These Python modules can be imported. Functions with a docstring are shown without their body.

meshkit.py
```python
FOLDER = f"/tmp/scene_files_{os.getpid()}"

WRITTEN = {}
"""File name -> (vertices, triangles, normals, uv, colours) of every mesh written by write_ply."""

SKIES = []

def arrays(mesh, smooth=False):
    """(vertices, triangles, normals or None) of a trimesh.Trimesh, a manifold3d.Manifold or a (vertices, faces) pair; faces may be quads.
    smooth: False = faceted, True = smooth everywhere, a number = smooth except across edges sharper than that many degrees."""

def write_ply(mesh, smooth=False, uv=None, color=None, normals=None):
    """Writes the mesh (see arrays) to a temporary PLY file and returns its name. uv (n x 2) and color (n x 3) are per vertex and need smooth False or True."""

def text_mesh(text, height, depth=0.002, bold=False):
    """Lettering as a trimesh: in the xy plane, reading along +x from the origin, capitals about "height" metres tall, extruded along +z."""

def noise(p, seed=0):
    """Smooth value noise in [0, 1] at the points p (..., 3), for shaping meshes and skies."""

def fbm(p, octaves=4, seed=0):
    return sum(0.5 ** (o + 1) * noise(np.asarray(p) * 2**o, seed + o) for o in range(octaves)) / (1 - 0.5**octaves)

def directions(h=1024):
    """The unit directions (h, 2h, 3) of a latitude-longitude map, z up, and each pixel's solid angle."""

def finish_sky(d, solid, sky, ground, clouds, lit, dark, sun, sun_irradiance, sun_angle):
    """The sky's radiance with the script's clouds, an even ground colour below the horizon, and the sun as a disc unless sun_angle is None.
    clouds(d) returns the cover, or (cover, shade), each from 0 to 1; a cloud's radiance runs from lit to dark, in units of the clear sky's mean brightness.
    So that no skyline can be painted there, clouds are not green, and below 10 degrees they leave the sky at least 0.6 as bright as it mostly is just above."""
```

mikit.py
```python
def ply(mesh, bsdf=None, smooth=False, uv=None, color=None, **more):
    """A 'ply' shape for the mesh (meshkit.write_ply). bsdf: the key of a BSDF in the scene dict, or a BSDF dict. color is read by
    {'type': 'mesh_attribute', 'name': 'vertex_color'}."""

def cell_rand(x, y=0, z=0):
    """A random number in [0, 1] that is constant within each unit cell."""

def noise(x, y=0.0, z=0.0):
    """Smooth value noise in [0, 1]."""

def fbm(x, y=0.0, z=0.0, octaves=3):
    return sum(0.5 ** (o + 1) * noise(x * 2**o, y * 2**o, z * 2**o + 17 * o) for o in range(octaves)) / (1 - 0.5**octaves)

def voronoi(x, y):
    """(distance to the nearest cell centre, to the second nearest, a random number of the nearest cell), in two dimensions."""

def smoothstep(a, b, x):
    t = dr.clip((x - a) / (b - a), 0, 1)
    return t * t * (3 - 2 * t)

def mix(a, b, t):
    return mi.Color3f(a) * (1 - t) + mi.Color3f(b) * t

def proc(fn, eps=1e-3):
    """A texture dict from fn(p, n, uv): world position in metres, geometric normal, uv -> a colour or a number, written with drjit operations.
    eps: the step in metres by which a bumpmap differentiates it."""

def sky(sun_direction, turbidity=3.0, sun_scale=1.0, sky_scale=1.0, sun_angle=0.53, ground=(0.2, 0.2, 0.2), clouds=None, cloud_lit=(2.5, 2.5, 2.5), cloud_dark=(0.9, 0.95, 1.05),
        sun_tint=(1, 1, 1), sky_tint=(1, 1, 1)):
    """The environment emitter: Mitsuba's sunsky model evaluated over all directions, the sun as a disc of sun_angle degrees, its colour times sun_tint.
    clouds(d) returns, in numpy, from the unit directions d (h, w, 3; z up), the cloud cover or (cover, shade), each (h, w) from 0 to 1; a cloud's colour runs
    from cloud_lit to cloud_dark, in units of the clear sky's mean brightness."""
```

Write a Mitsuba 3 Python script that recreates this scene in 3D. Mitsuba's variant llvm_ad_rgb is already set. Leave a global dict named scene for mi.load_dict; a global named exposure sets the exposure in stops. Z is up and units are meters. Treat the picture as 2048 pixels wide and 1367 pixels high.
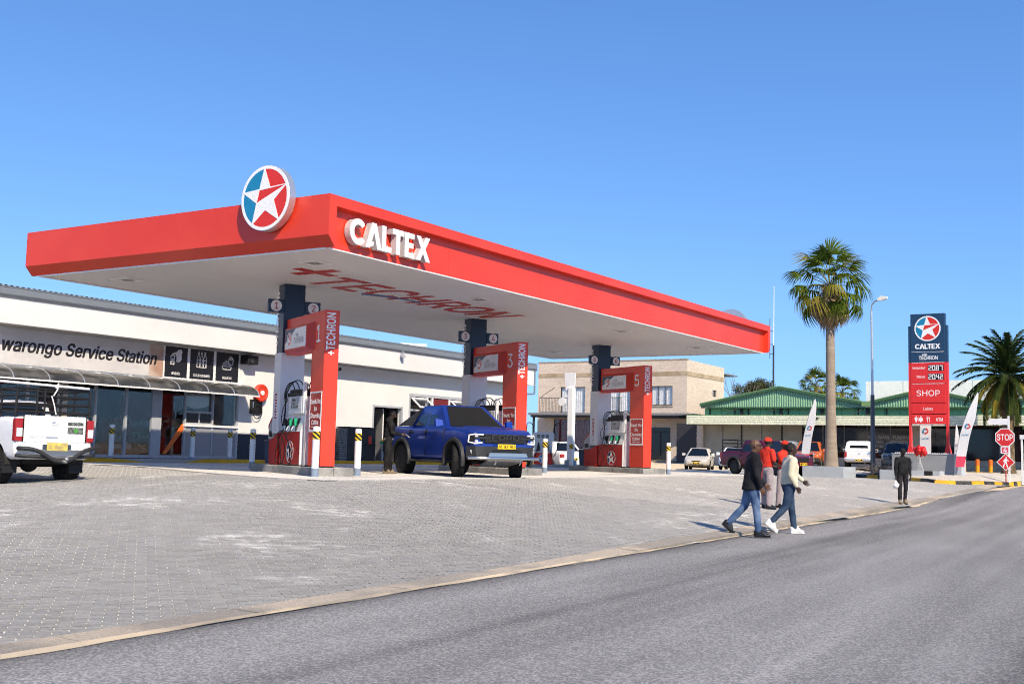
import math, numpy as np, trimesh, mitsuba as mi, drjit as dr, mikit, meshkit
import manifold3d as m3
from shapely.geometry import Polygon, Point, box as sbox
from shapely.ops import unary_union
from shapely import affinity
from mikit import noise, fbm, voronoi, cell_rand, smoothstep, mix

# world axes: x along the canopy's long side, y from the street towards the shop, z up; metres
T = mi.ScalarTransform4f
scene, labels = {}, {}
exposure = 1.95
EYE, FWD, UPV = np.array([-18.07, -16.18, 1.42]), np.array([.8392, .53542, .09526]), np.array([-.09335, -.03074, .99516])
scene['camera'] = {'type': 'perspective', 'fov': 47.955, 'fov_axis': 'x', 'near_clip': .1, 'far_clip': 3000.0,
                   'to_world': T().look_at(origin=EYE.tolist(), target=(EYE + FWD).tolist(), up=UPV.tolist())}
SUN = (-.43, -.66, .60)
scene['sky'] = mikit.sky(SUN, turbidity=2.6, ground=(.24, .23, .21), sky_tint=(.72, 1.0, 1.42), sun_tint=(.95, 1.0, 1.07))

rng = np.random.default_rng(7)
# ------------------------------------------------------------------ mesh helpers
def Mx(o=(0, 0, 0), x=(1, 0, 0), y=(0, 1, 0), z=None):
    x, y = np.asarray(x, float), np.asarray(y, float)
    z = np.cross(x, y) if z is None else np.asarray(z, float)
    m = np.eye(4); m[:3, 0], m[:3, 1], m[:3, 2], m[:3, 3] = x, y, z, o
    return m
def rz(deg, o=(0, 0, 0)):
    c, s = math.cos(math.radians(deg)), math.sin(math.radians(deg))
    return Mx(o, (c, s, 0), (-s, c, 0))
def head(du, dv, o=(0, 0, 0)): return rz(math.degrees(math.atan2(dv, du)), o)
def tm(v, f): return trimesh.Trimesh(np.asarray(v, float), np.asarray(f, int), process=False)
def cat(*ms):
    ms = [m for m in ms if m is not None]
    return trimesh.util.concatenate(ms) if len(ms) > 1 else ms[0]
def mv(m, M):
    if not isinstance(M, np.ndarray) or M.shape != (4, 4): M = Mx(M)
    m = m.copy(); m.apply_transform(M); return m
def box(x0, x1, y0, y1, z0, z1, b=0):
    x0, x1 = min(x0, x1), max(x0, x1); y0, y1 = min(y0, y1), max(y0, y1); z0, z1 = min(z0, z1), max(z0, z1)
    if b <= 0:
        v = [[x, y, z] for x in (x0, x1) for y in (y0, y1) for z in (z0, z1)]
        return tm(v, [[0, 1, 3], [0, 3, 2], [4, 6, 7], [4, 7, 5], [0, 4, 5], [0, 5, 1], [2, 3, 7], [2, 7, 6], [0, 2, 6], [0, 6, 4], [1, 5, 7], [1, 7, 3]])
    c, h = np.array([(x0 + x1) / 2, (y0 + y1) / 2, (z0 + z1) / 2]), np.array([x1 - x0, y1 - y0, z1 - z0]) / 2
    b = min(b, h.min() * .98)
    p = [c + np.array([sx * (h[0] - b * (k != 0)), sy * (h[1] - b * (k != 1)), sz * (h[2] - b * (k != 2))]) for sx in (-1, 1) for sy in (-1, 1) for sz in (-1, 1) for k in range(3)]
    return hull(p)
def hull(p):
    h = trimesh.convex.convex_hull(np.asarray(p, float)); return tm(h.vertices, h.faces)
def ring(c, a, b, n, ph=0):
    t = np.arange(n) * 2 * np.pi / n + ph
    return np.asarray(c) + np.cos(t)[:, None] * np.asarray(a) + np.sin(t)[:, None] * np.asarray(b)
def loft(rings, cap=True, closed=False):
    rings = [np.asarray(r, float) for r in rings]; n, k = len(rings[0]), len(rings)
    v = np.vstack(rings); f = []
    for i in range(k if closed else k - 1):
        a, b = i * n, ((i + 1) % k) * n
        for j in range(n):
            q = (j + 1) % n
            f += [[a + j, a + q, b + q], [a + j, b + q, b + j]]
    if cap and not closed:
        for s, o in ((0, 1), (k - 1, 0)):
            c = len(v); v = np.vstack([v, rings[s].mean(0)])
            for j in range(n):
                q = (j + 1) % n
                f.append([s * n + q, s * n + j, c] if o else [s * n + j, s * n + q, c])
    m = tm(v, f)
    if m.volume < 0: m.invert()
    return m
def frame(d):
    d = np.asarray(d, float); d = d / np.linalg.norm(d)
    a = np.cross(d, [0, 0, 1] if abs(d[2]) < .9 else [1, 0, 0]); a /= np.linalg.norm(a)
    return a, np.cross(d, a)
def cyl(p0, p1, r0, r1=None, n=14):
    p0, p1 = np.asarray(p0, float), np.asarray(p1, float); r1 = r0 if r1 is None else r1
    a, b = frame(p1 - p0)
    return loft([ring(p0, a * r0, b * r0, n), ring(p1, a * r1, b * r1, n)])
def tube(pts, r, n=7, closed=False):
    p = np.asarray(pts, float); rr = np.broadcast_to(r, (len(p),))
    t = (np.roll(p, -1, 0) - np.roll(p, 1, 0)) if closed else np.gradient(p, axis=0)
    a, b = frame(t[0]); out = []
    for i in range(len(p)):
        d = t[i] / (np.linalg.norm(t[i]) + 1e-12)
        a = a - d * (a @ d); a /= np.linalg.norm(a) + 1e-12; b = np.cross(d, a)
        out.append(ring(p[i], a * rr[i], b * rr[i], n))
    return loft(out, closed=closed)
def bez(*p, n=12):
    p = np.asarray(p, float)
    if len(p) == 3: p = np.array([p[0], (p[0] + 2 * p[1]) / 3, (p[2] + 2 * p[1]) / 3, p[2]])
    t = np.linspace(0, 1, n)[:, None]
    return (1 - t) ** 3 * p[0] + 3 * t * (1 - t) ** 2 * p[1] + 3 * t * t * (1 - t) * p[2] + t ** 3 * p[3]
def spline(p, n=24):
    from scipy.interpolate import CubicSpline
    p = np.asarray(p, float); return CubicSpline(np.linspace(0, 1, len(p)), p)(np.linspace(0, 1, n))
def lathe(prof, n=20, M=None):
    m = loft([ring((0, 0, z), (max(r, 1e-4), 0, 0), (0, max(r, 1e-4), 0), n) for r, z in prof])
    return mv(m, M) if M is not None else m
def sph(c, r, n=2):
    m = trimesh.creation.icosphere(n, 1.0); return mv(tm(m.vertices * np.asarray(r if np.ndim(r) else (r, r, r)), m.faces), c)
def prism(poly, d, M=None):
    if isinstance(poly, (list, np.ndarray)): poly = Polygon(poly)
    gs = [g for g in getattr(poly, 'geoms', [poly]) if g.area > 1e-7]
    m = cat(*[trimesh.creation.extrude_polygon(g, d, engine='earcut') for g in gs]); m = tm(m.vertices, m.faces)
    return mv(m, M) if M is not None else m
def text(s, h, d=.004, bold=False, M=None, center=False, width=None):
    m = meshkit.text_mesh(s, h, d, bold); m = tm(m.vertices, m.faces); b = m.bounds
    if width: m.vertices[:, 0] *= width / (b[1, 0] - b[0, 0])
    b = m.bounds
    if center: m.vertices[:, 0] -= (b[0, 0] + b[1, 0]) / 2
    return mv(m, M) if M is not None else m
def man(m):
    return m3.Manifold(m3.Mesh(np.asarray(m.vertices, np.float32), np.asarray(m.faces, np.uint32)))
def unman(m):
    k = m.to_mesh(); return tm(k.vert_properties[:, :3], k.tri_verts)
def welded(m):
    m = trimesh.Trimesh(m.vertices, m.faces, process=True); m.merge_vertices(); return m
def cut(m, *others):
    a = man(welded(m))
    for o in others: a = a - man(welded(o))
    return unman(a)
def quad(p0, p1, p2, p3): return tm([p0, p1, p2, p3], [[0, 1, 2], [0, 2, 3]])
def slab4(p, d):
    # a panel: 4 or more corner points (flat, in order) thickened by d along their normal
    p = np.asarray(p, float); n = np.cross(p[1] - p[0], p[-1] - p[0]); n /= np.linalg.norm(n)
    return loft([p, p + n * d])
def strip(left, right, dz=0):
    # a sheet between two polylines
    l, r = np.asarray(left, float), np.asarray(right, float); n = len(l)
    f = []
    for i in range(n - 1): f += [[i, n + i, n + i + 1], [i, n + i + 1, i + 1]]
    m = tm(np.vstack([l, r]), f)
    if m.face_normals[:, 2].sum() < 0: m.invert()
    m.vertices[:, 2] += dz
    return m
# ------------------------------------------------------------------ scene entries
taken = {}
def numbered(name):
    k = taken.get(name, 0); taken[name] = k + 1
    return name if k == 0 else f'{name}_{k:03d}'
class Thing:
    def __init__(s, name, label=None, category=None, group=None, M=None, kind=None):
        s.key = numbered(name); s.M = np.eye(4) if M is None else M; s.items = []
        d = {}
        if label: d['label'] = label
        if category: d['category'] = category
        if group: d['group'] = group
        if kind: d['kind'] = kind
        labels[s.key] = d
    def part(s, name, mesh, mat, smooth=False, parent=None, label=None, kind=None, uv=None):
        return s.put(name, mikit.ply(mesh, mat, smooth), parent, label, kind)
    def put(s, name, shape, parent=None, label=None, kind=None, M=None):
        key = numbered((parent or s.key) + '__' + name)
        scene[key] = {**shape, 'to_world': T((s.M if M is None else s.M @ M).tolist())}
        s.items.append((key[len(s.key):], shape, M, label, kind))
        d = {}
        if label: d['label'] = label
        if kind: d['kind'] = kind
        if d: labels[key] = d
        return key
    def copy(s, name, label, category=None, group=None, M=None, skip=()):
        t = Thing(name, label, category or labels[s.key].get('category'), group or labels[s.key].get('group'), M)
        for suf, shape, Mi, lab, kind in s.items:
            if any(x in suf for x in skip): continue
            scene[t.key + suf] = {**shape, 'to_world': T((t.M if Mi is None else t.M @ Mi).tolist())}
            t.items.append((suf, shape, Mi, lab, kind))
            d = {}
            if lab: d['label'] = lab
            if kind: d['kind'] = kind
            if d: labels[t.key + suf] = d
        return t
def single(name, mesh, mat, label=None, category=None, group=None, M=None, kind=None, smooth=False):
    key = numbered(name)
    scene[key] = {**mikit.ply(mesh, mat, smooth), 'to_world': T((np.eye(4) if M is None else M).tolist())}
    d = {k: v for k, v in dict(label=label, category=category, group=group, kind=kind).items() if v}
    labels[key] = d
    return key
# ------------------------------------------------------------------ materials
def P(key, c, rough=.5, spec=.5, metal=0., coat=0., coat_gloss=.9, flat=False, **k):
    c = {'type': 'rgb', 'value': list(c)} if not isinstance(c, dict) else c
    b = {'type': 'principled', 'base_color': c, 'roughness': rough, 'specular': spec, 'metallic': metal}
    if coat: b.update(clearcoat=coat, clearcoat_gloss=coat_gloss)
    b.update(k)
    scene[key] = {'type': 'twosided', 'nested': b}
    return key
def C(r, g, b): return mi.Color3f(r, g, b)
def varied(a, b, sc=1.0, oc=3, lo=.3, hi=.7):
    return mikit.proc(lambda p, n, uv: mix(a, b, smoothstep(lo, hi, fbm(p.x * sc, p.y * sc, p.z * sc, oc))))
def bumped(key, nested, fn, scale=.002, eps=2e-3):
    scene[key] = {'type': 'twosided', 'n': {'type': 'bumpmap', 'arbitrary': mikit.proc(fn, eps), 'scale': scale, 'nested': nested}}
    return key
# ------------------------------------------------------------------ shared materials
RED, NAVY = (.62, .018, .02), (.012, .036, .085)
P('red_paint', varied((.70, .043, .017), (.74, .054, .022), .6), .38, .5, coat=.2)
P('red_trim', (.52, .026, .012), .35)
P('navy_paint', NAVY, .35, .5)
P('navy_grey', (.045, .06, .085), .5)
P('white_paint', varied((.76, .76, .75), (.84, .84, .83), .9), .5, .4)
P('white_plain', (.82, .82, .82), .4)
P('letter_white', (.86, .86, .86), .35)
P('shop_white', varied((.74, .74, .73), (.82, .82, .80), .35, 4), .75, .2)
P('grey_metal', (.20, .23, .26), .45, .5)
P('silver', (.62, .64, .66), .35, metal=.7)
P('steel', (.72, .72, .72), .22, metal=1.)
P('frame_grey', (.42, .44, .48), .4, .5)
P('black', (.012, .012, .013), .5, .4)
P('black_rubber', (.018, .018, .019), .8, .2)
P('black_gloss', (.008, .008, .01), .18, .6)
P('dark_plastic', (.028, .03, .033), .55, .4)
P('yellow_paint', varied((.70, .36, .015), (.60, .30, .02), 2.), .6, .3)
P('orange_paint', (.75, .16, .02), .5)
P('red_flat', (.70, .05, .02), .5)
P('blue_star', (.01, .22, .42), .4)
P('logo_red', (.68, .03, .018), .4)
P('logo_white', (.86, .86, .86), .4)
P('logo_navy', (.014, .035, .09), .4)
P('plate_yellow', (.78, .50, .01), .5)
P('lamp_red', (.35, .006, .006), .12, .6, coat=.6)
P('lamp_clear', (.6, .62, .64), .1, .8, coat=.8)
P('lamp_amber', (.75, .25, .02), .2, .6)
P('tinted_glass', (.006, .008, .009), .04, .7, coat=.5, coat_gloss=1.)
P('chrome', (.85, .85, .86), .12, metal=1.)
P('brown_tan', (.30, .23, .16), .7)
def tyre_fn(p, n, uv): return fbm(p.x * 30, p.y * 30, p.z * 30, 2)
P('tyre', varied((.016, .016, .016), (.045, .042, .04), 18.), .85, .15)
scene['pane'] = {'type': 'thindielectric', 'int_ior': 1.5}

# asphalt: fine chippings, worn lighter, darker lanes of tyre wear along the road
def asphalt(p, n, uv):
    along, across = p.x * .998 + p.y * .06, p.y * .998 - p.x * .06
    big = fbm(along * .05, across * .42, 3.0, 3)
    lane = smoothstep(.36, .60, fbm(along * .016 + 7, across * .55, 1.0, 2))
    mid = fbm(along * .5, across * 1.6, 5.0, 3)
    chips = noise(p.x * 70, p.y * 70, 2.0)
    fine = noise(p.x * 190, p.y * 190, 9.0)
    streak = fbm(along * .07, across * 3.2, 6.0, 3)
    v = .235 + .10 * (big - .5) - .115 * lane + .06 * (mid - .5) + .13 * (streak - .5)
    v = v * (.70 + .55 * smoothstep(.25, .9, chips)) + .16 * smoothstep(.80, .95, fine) * smoothstep(.35, .6, chips)
    return C(v * 1.0, v * .985, v * .995)
bumped('asphalt', {'type': 'principled', 'base_color': mikit.proc(asphalt), 'roughness': .85, 'specular': .25},
       lambda p, n, uv: noise(p.x * 70, p.y * 70, 2.0) + .5 * noise(p.x * 160, p.y * 160, 4.0), .006, 3e-3)
# pavers: rows run across the view; one tone per stone, dusty white patches
RX, RY, CX_, CY_ = .7679, -.6406, .6406, .7679
PL, PW = .2265, .1135
def paver_ij(p):
    a, c = p.x * RX + p.y * RY, p.x * CX_ + p.y * CY_
    j = dr.floor(c / PW + .5)
    off = .5 * (j - 2 * dr.floor(j * .5))
    t = a / PL - off
    i = dr.floor(t + .5)
    return i, j, t - i, c / PW - j
def dusty(p):
    w = fbm(p.x * .6 + 3, p.y * .6, 1.0, 4)
    s = fbm(p.x * 5, p.y * 5, 4.0, 3)
    return smoothstep(.52, .76, w) * (.15 + .85 * smoothstep(.45, .7, s))
def stone_tone(p):
    i, j, a, b = paver_ij(p)
    k = cell_rand(i, j, 3)
    broad = fbm(p.x * .13, p.y * .13, 8.0, 3)
    v = .245 + .05 * (k - .5) + .07 * (broad - .5)
    v = v * (.86 + .28 * noise(p.x * 55, p.y * 55, 1.0))
    v = v + .17 * dusty(p) * (.4 + .9 * k)
    warm = .5 * (cell_rand(i, j, 7) - .4)
    return C(v * (1.02 + .05 * warm), v, v * (.955 - .06 * warm))
P('paver_stone', mikit.proc(lambda p, n, uv: stone_tone(p)), .85, .2)
P('joint_sand', varied((.60, .58, .53), (.42, .40, .35), 2.5), .95, .1)
def far_paving(p, n, uv):
    i, j, a, b = paver_ij(p)
    joint = dr.maximum(smoothstep(.445, .475, dr.abs(a)), .55 * smoothstep(.455, .49, dr.abs(b)))
    return mix(stone_tone(p), (.50, .47, .41), joint * .85)
P('paving_far', mikit.proc(far_paving), .88, .15)
def concrete(p, n, uv):
    v = .42 + .10 * (fbm(p.x * .7, p.y * .7, p.z * .7, 4) - .5) + .07 * (noise(p.x * 45, p.y * 45, p.z * 45) - .5)
    st = smoothstep(.6, .8, fbm(p.x * .33 + 9, p.y * .9, 2.0, 3))
    v = v - .12 * st
    return C(v * 1.02, v * .985, v * .93)
P('concrete', mikit.proc(concrete), .85, .2)
def strip_fn(p, n, uv):
    s = smoothstep(.4, .62, fbm(p.x * .8, p.y * .8, 2.0, 4))
    g = noise(p.x * 60, p.y * 60, 3.0)
    return mix((.22, .20, .175), (.33, .285, .23), s) * (.8 + .4 * g)
P('kerb_concrete', mikit.proc(strip_fn), .9, .15)
P('dust_line', varied((.52, .43, .31), (.30, .26, .21), 2.2), .95, .1)
P('tan_line', varied((.60, .43, .22), (.48, .40, .30), 1.2), .85, .1)
def sandy(p, n, uv):
    v = fbm(p.x * .4, p.y * .4, 1.0, 4); g = noise(p.x * 8, p.y * 8, 2.0)
    return mix((.36, .285, .19), (.46, .38, .28), smoothstep(.3, .7, v)) * (.88 + .24 * g)
P('sand', mikit.proc(sandy), .95, .1)
P('pavement_concrete', mikit.proc(lambda p, n, uv: mix((.36, .33, .28), (.46, .42, .36), fbm(p.x * .9, p.y * .9, 1.0, 4))), .9, .1)
def block_fn(p, n, uv):
    v = fbm(p.x * 2.2, p.y * 2.2, p.z * 2.2, 4)
    return mix((.22, .22, .21), (.36, .35, .33), smoothstep(.3, .7, v)) * (.85 + .3 * noise(p.x * 40, p.y * 40, p.z * 40))
P('kerb_block', mikit.proc(block_fn), .9, .15)
P('kerb_yellow', varied((.72, .42, .03), (.62, .34, .03), 3.), .7, .2)
P('kerb_black', varied((.035, .035, .036), (.07, .068, .065), 3.), .7, .2)

# ------------------------------------------------------------------ the lie of the land
def sm(a, b, x):
    t = np.clip((np.asarray(x, float) - a) / (b - a), 0, 1); return t * t * (3 - 2 * t)
def z_road(x): return np.interp(x, [-60, 15, 20, 26, 31, 41, 60, 140], [0, 0, .04, .17, .28, .40, .48, .6])
def y_edge(x): return np.where(np.asarray(x) < 26, -8.5 + .06 * np.asarray(x, float), -6.94)
def x_left(y): return np.interp(y, [-.2, 1.3, 3.1, 5.2, 9, 10.6, 12], [-.05, -.03, .69, 1.53, 3.2, 3.2, 2.4])
def H(x, y):
    x, y = np.asarray(x, float), np.asarray(y, float)
    base = np.interp(y, [-1, 4, 8, 9.4, 11.5, 14.8], [.742, .745, .757, .768, .80, .77])
    d_l = np.maximum(0, x_left(np.clip(y, -.2, 12)) - x) * (1 - sm(10.5, 14, y))
    d_f = np.maximum(0, np.interp(x, [26.5, 30, 36], [-.2, -2.2, -5.6]) - y)
    far = base + (.58 - base) * sm(26.5, 35, x) + .18 * sm(42, 50, x) * (1 - sm(9, 13, y)) + .2 * sm(54, 62, x) + .35 * sm(60, 67, x) * sm(15, 20, y)
    z = far - np.hypot(.055 * d_l, .0868 * d_f)
    r = z_road(x); k = .05
    return np.where(z > r + k, z, np.where(z < r - k, r, r + (z - r + k) ** 2 / (4 * k)))
def sheet(xs, ys, fz, keep=None, dz=0):
    X, Y = np.meshgrid(xs, ys, indexing='ij'); nx, ny = X.shape
    v = np.stack([X, Y, fz(X, Y) + dz], -1).reshape(-1, 3)
    i, j = np.meshgrid(np.arange(nx - 1), np.arange(ny - 1), indexing='ij')
    a = (i * ny + j).ravel(); q = np.stack([a, a + ny, a + ny + 1, a + 1], -1)
    if keep is not None:
        c = v[q].mean(1); q = q[keep(c[:, 0], c[:, 1])]
    f = np.vstack([q[:, [0, 1, 2]], q[:, [0, 2, 3]]])
    return tm(v, f)
gx = np.concatenate([[-900, -400, -150, -70], np.arange(-40, 100.1, 2.), [130, 200, 400, 900]])
gy = np.concatenate([[-900, -400, -120, -50], np.arange(-30, 50.1, 2.), [80, 150, 400, 900]])
def H_ground(x, y):
    return np.where(y < y_edge(x) + .5, z_road(x), H(x, y))
single('ground', sheet(gx, gy, H_ground, dz=-.06), 'sand', 'sandy ground of the yards around the filling station', kind='structure', smooth=True)
rx = np.concatenate([np.arange(-70, 70.1, 2.), [90, 140, 300]])
single('road', strip([(x, float(y_edge(x)), float(z_road(x))) for x in rx], [(x, -24, float(z_road(x))) for x in rx]), 'asphalt',
       'grey asphalt road with worn darker tyre lanes', kind='structure', smooth=True)

# paved apron: pavers as stones near the camera, the same stones as a material beyond
KW = .42                                            # width of the concrete strip along the road
FX, FY = FWD[0] / math.hypot(FWD[0], FWD[1]), FWD[1] / math.hypot(FWD[0], FWD[1])
def on_slab(x, y): return (y > -.2) & (y < 14.8) & (x > np.where(y < 13.4, x_left(np.clip(y, -.2, 12)), -40)) & (x < 26.8)
REACH = 27.0
def near(x, y):
    dx, dy = x - EYE[0], y - EYE[1]
    ahead, side = dx * FX + dy * FY, dx * FY - dy * FX
    return (ahead < REACH) & (ahead > 5) & (np.abs(side) < ahead * .56 + 1.5)
xs, ys = np.arange(-34, 50.1, .5), np.arange(-11, 13.6, .5)
ys = np.unique(np.concatenate([ys, [-.2]]))
def paved(x, y): return (y > y_edge(x) + KW - .3) & ~((y > .3) & (x > x_left(np.clip(y, -.2, 12)) + .6) & (x < 26.3))
ramp = Thing('paved_ramp', 'grey interlocking block paving sloping up from the road to the forecourt', kind='structure')
fx, fy = np.arange(-34, 50.1, .25), np.unique(np.concatenate([np.arange(-11, 13.6, .25), [-.2]]))
ramp.part('joint_bed', sheet(fx, fy, H, lambda x, y: paved(x, y) & near(np.floor(x * 2) / 2 + .25, np.floor(y * 2) / 2 + .25), -.0075), 'joint_sand', True, kind='structure')
ramp.part('paving_beyond', sheet(xs, ys, H, lambda x, y: paved(x, y) & ~near(x, y), -.004), 'paving_far', True, kind='structure')
def build_pavers():
    n = 260
    I, J = np.meshgrid(np.arange(-n, n), np.arange(-n, n), indexing='ij')
    I, J = I.ravel(), J.ravel()
    c0 = np.array([round((EYE[0] * RX + EYE[1] * RY) / PL), round((EYE[0] * CX_ + EYE[1] * CY_) / PW)])
    I, J = I + c0[0], J + c0[1]
    a, c = (I + .5 * (J % 2)) * PL, J * PW
    x, y = a * RX + c * CX_, a * RY + c * CY_
    ok = near(np.floor(x * 2) / 2 + .25, np.floor(y * 2) / 2 + .25) & (y > y_edge(x) + KW - .07) & ~on_slab(x, y) & (y < 13.4)
    x, y = x[ok], y[ok]
    g = np.random.default_rng(3)
    L, W, z, h = (PL - .026) / 2, (PW - .010) / 2, .013, .012
    lx = np.array([-L, -.75 * L, -.25 * L, .25 * L, .75 * L, L]); w = np.array([0, z, -z, z, -z, 0])
    top = np.concatenate([np.stack([lx, w - W], -1), [(L + .009, -.3 * W), (L - .009, .3 * W)], np.stack([lx[::-1], w[::-1] + W], -1), [(-L - .009, .3 * W), (-L + .009, -.3 * W)]])      # 16 points, counter-clockwise
    P2 = top[None] + g.normal(0, .0012, (len(x), 1, 2))
    px = x[:, None] + P2[..., 0] * RX + P2[..., 1] * CX_
    py = y[:, None] + P2[..., 0] * RY + P2[..., 1] * CY_
    pz = H(px, py)
    tilt = g.normal(0, .006, (len(x), 2)); lift = g.normal(0, .0014, len(x))
    pt = pz + lift[:, None] + P2[..., 0] * tilt[:, :1] + P2[..., 1] * tilt[:, 1:]
    V = np.concatenate([np.stack([px, py, pt], -1), np.stack([px, py, pz - h - .006], -1)], 1)     # 32 vertices each
    F = []
    for k in range(5): F += [[k, k + 1, 12 - k], [k, 12 - k, 13 - k]]
    F += [[5, 6, 8], [6, 7, 8], [13, 14, 0], [14, 15, 0]]
    for k in range(16): q = (k + 1) % 16; F += [[k, 16 + k, 16 + q], [k, 16 + q, q]]
    return V, np.array(F), np.hypot(x - EYE[0], y - EYE[1]) + 100 * ~((x - EYE[0]) * FY - (y - EYE[1]) * FX > -9e9)
PV, PF, PD = build_pavers()
order = np.argsort(PD)
# the stones nearest in view first
def in_view(V):
    d = V[:, :16].mean(1) - EYE; r = np.cross(FWD, UPV); k = d @ FWD
    return (np.abs(d @ r / k) < .445) & (d @ UPV / k > -.297)
seen = in_view(PV); first = [i for i in order if seen[i]][:300]
rest = np.setdiff1d(np.arange(len(PV)), first)
for i in first: ramp.part('paver', tm(PV[i], PF), 'paver_stone')
ramp.part('pavers_beyond', tm(PV[rest].reshape(-1, 3), (PF[None] + 32 * np.arange(len(rest))[:, None, None]).reshape(-1, 3)), 'paver_stone', kind='stuff', label='rest of the grey paving blocks up the slope')

# concrete edge strip along the road, in cast lengths, with a line of blown sand at its foot
es = Thing('kerb_strip', 'flat dusty concrete strip between the road and the block paving', kind='structure')
g = np.random.default_rng(5); x = -16.5
while x < 36:
    L = 1.8 + g.uniform(-.2, .4); a, b = x + .006, x + L - .006
    ya, yb = float(y_edge(a)), float(y_edge(b)); k = g.uniform(-.006, .006); o = g.uniform(-.012, .012)
    offs = (.06, .15, .24, .33, KW)
    sec = lambda xx, yy: [(xx, yy + d + o, float(H(xx, yy + d)) + .016 + k * min(1, (KW - d) * 4)) for d in offs]
    A_, B_ = sec(a, ya), sec(b, yb)
    es.part('kerbstone', loft([A_ + [(A_[-1][0], A_[-1][1], A_[-1][2] - .10), (A_[0][0], A_[0][1], A_[0][2] - .10)], B_ + [(B_[-1][0], B_[-1][1], B_[-1][2] - .10), (B_[0][0], B_[0][1], B_[0][2] - .10)]]), 'kerb_concrete')
    x += L
px_ = np.arange(-17, 30, .25); nz = meshkit.noise(np.stack([px_ * 1.3, px_ * 0, px_ * 0], -1)); n2 = meshkit.noise(np.stack([px_ * 2.1, px_ * 0 + 5, px_ * 0], -1))
single('sand_line', strip([(x, float(y_edge(x)) + .066, float(z_road(x)) + .02) for x in px_], [(x, float(y_edge(x)) + .035 - .085 * a * b, float(z_road(x)) + .004) for x, a, b in zip(px_, nz, n2)]),
       'dust_line', 'line of pale sand blown along the foot of the road edge', kind='stuff')

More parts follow.
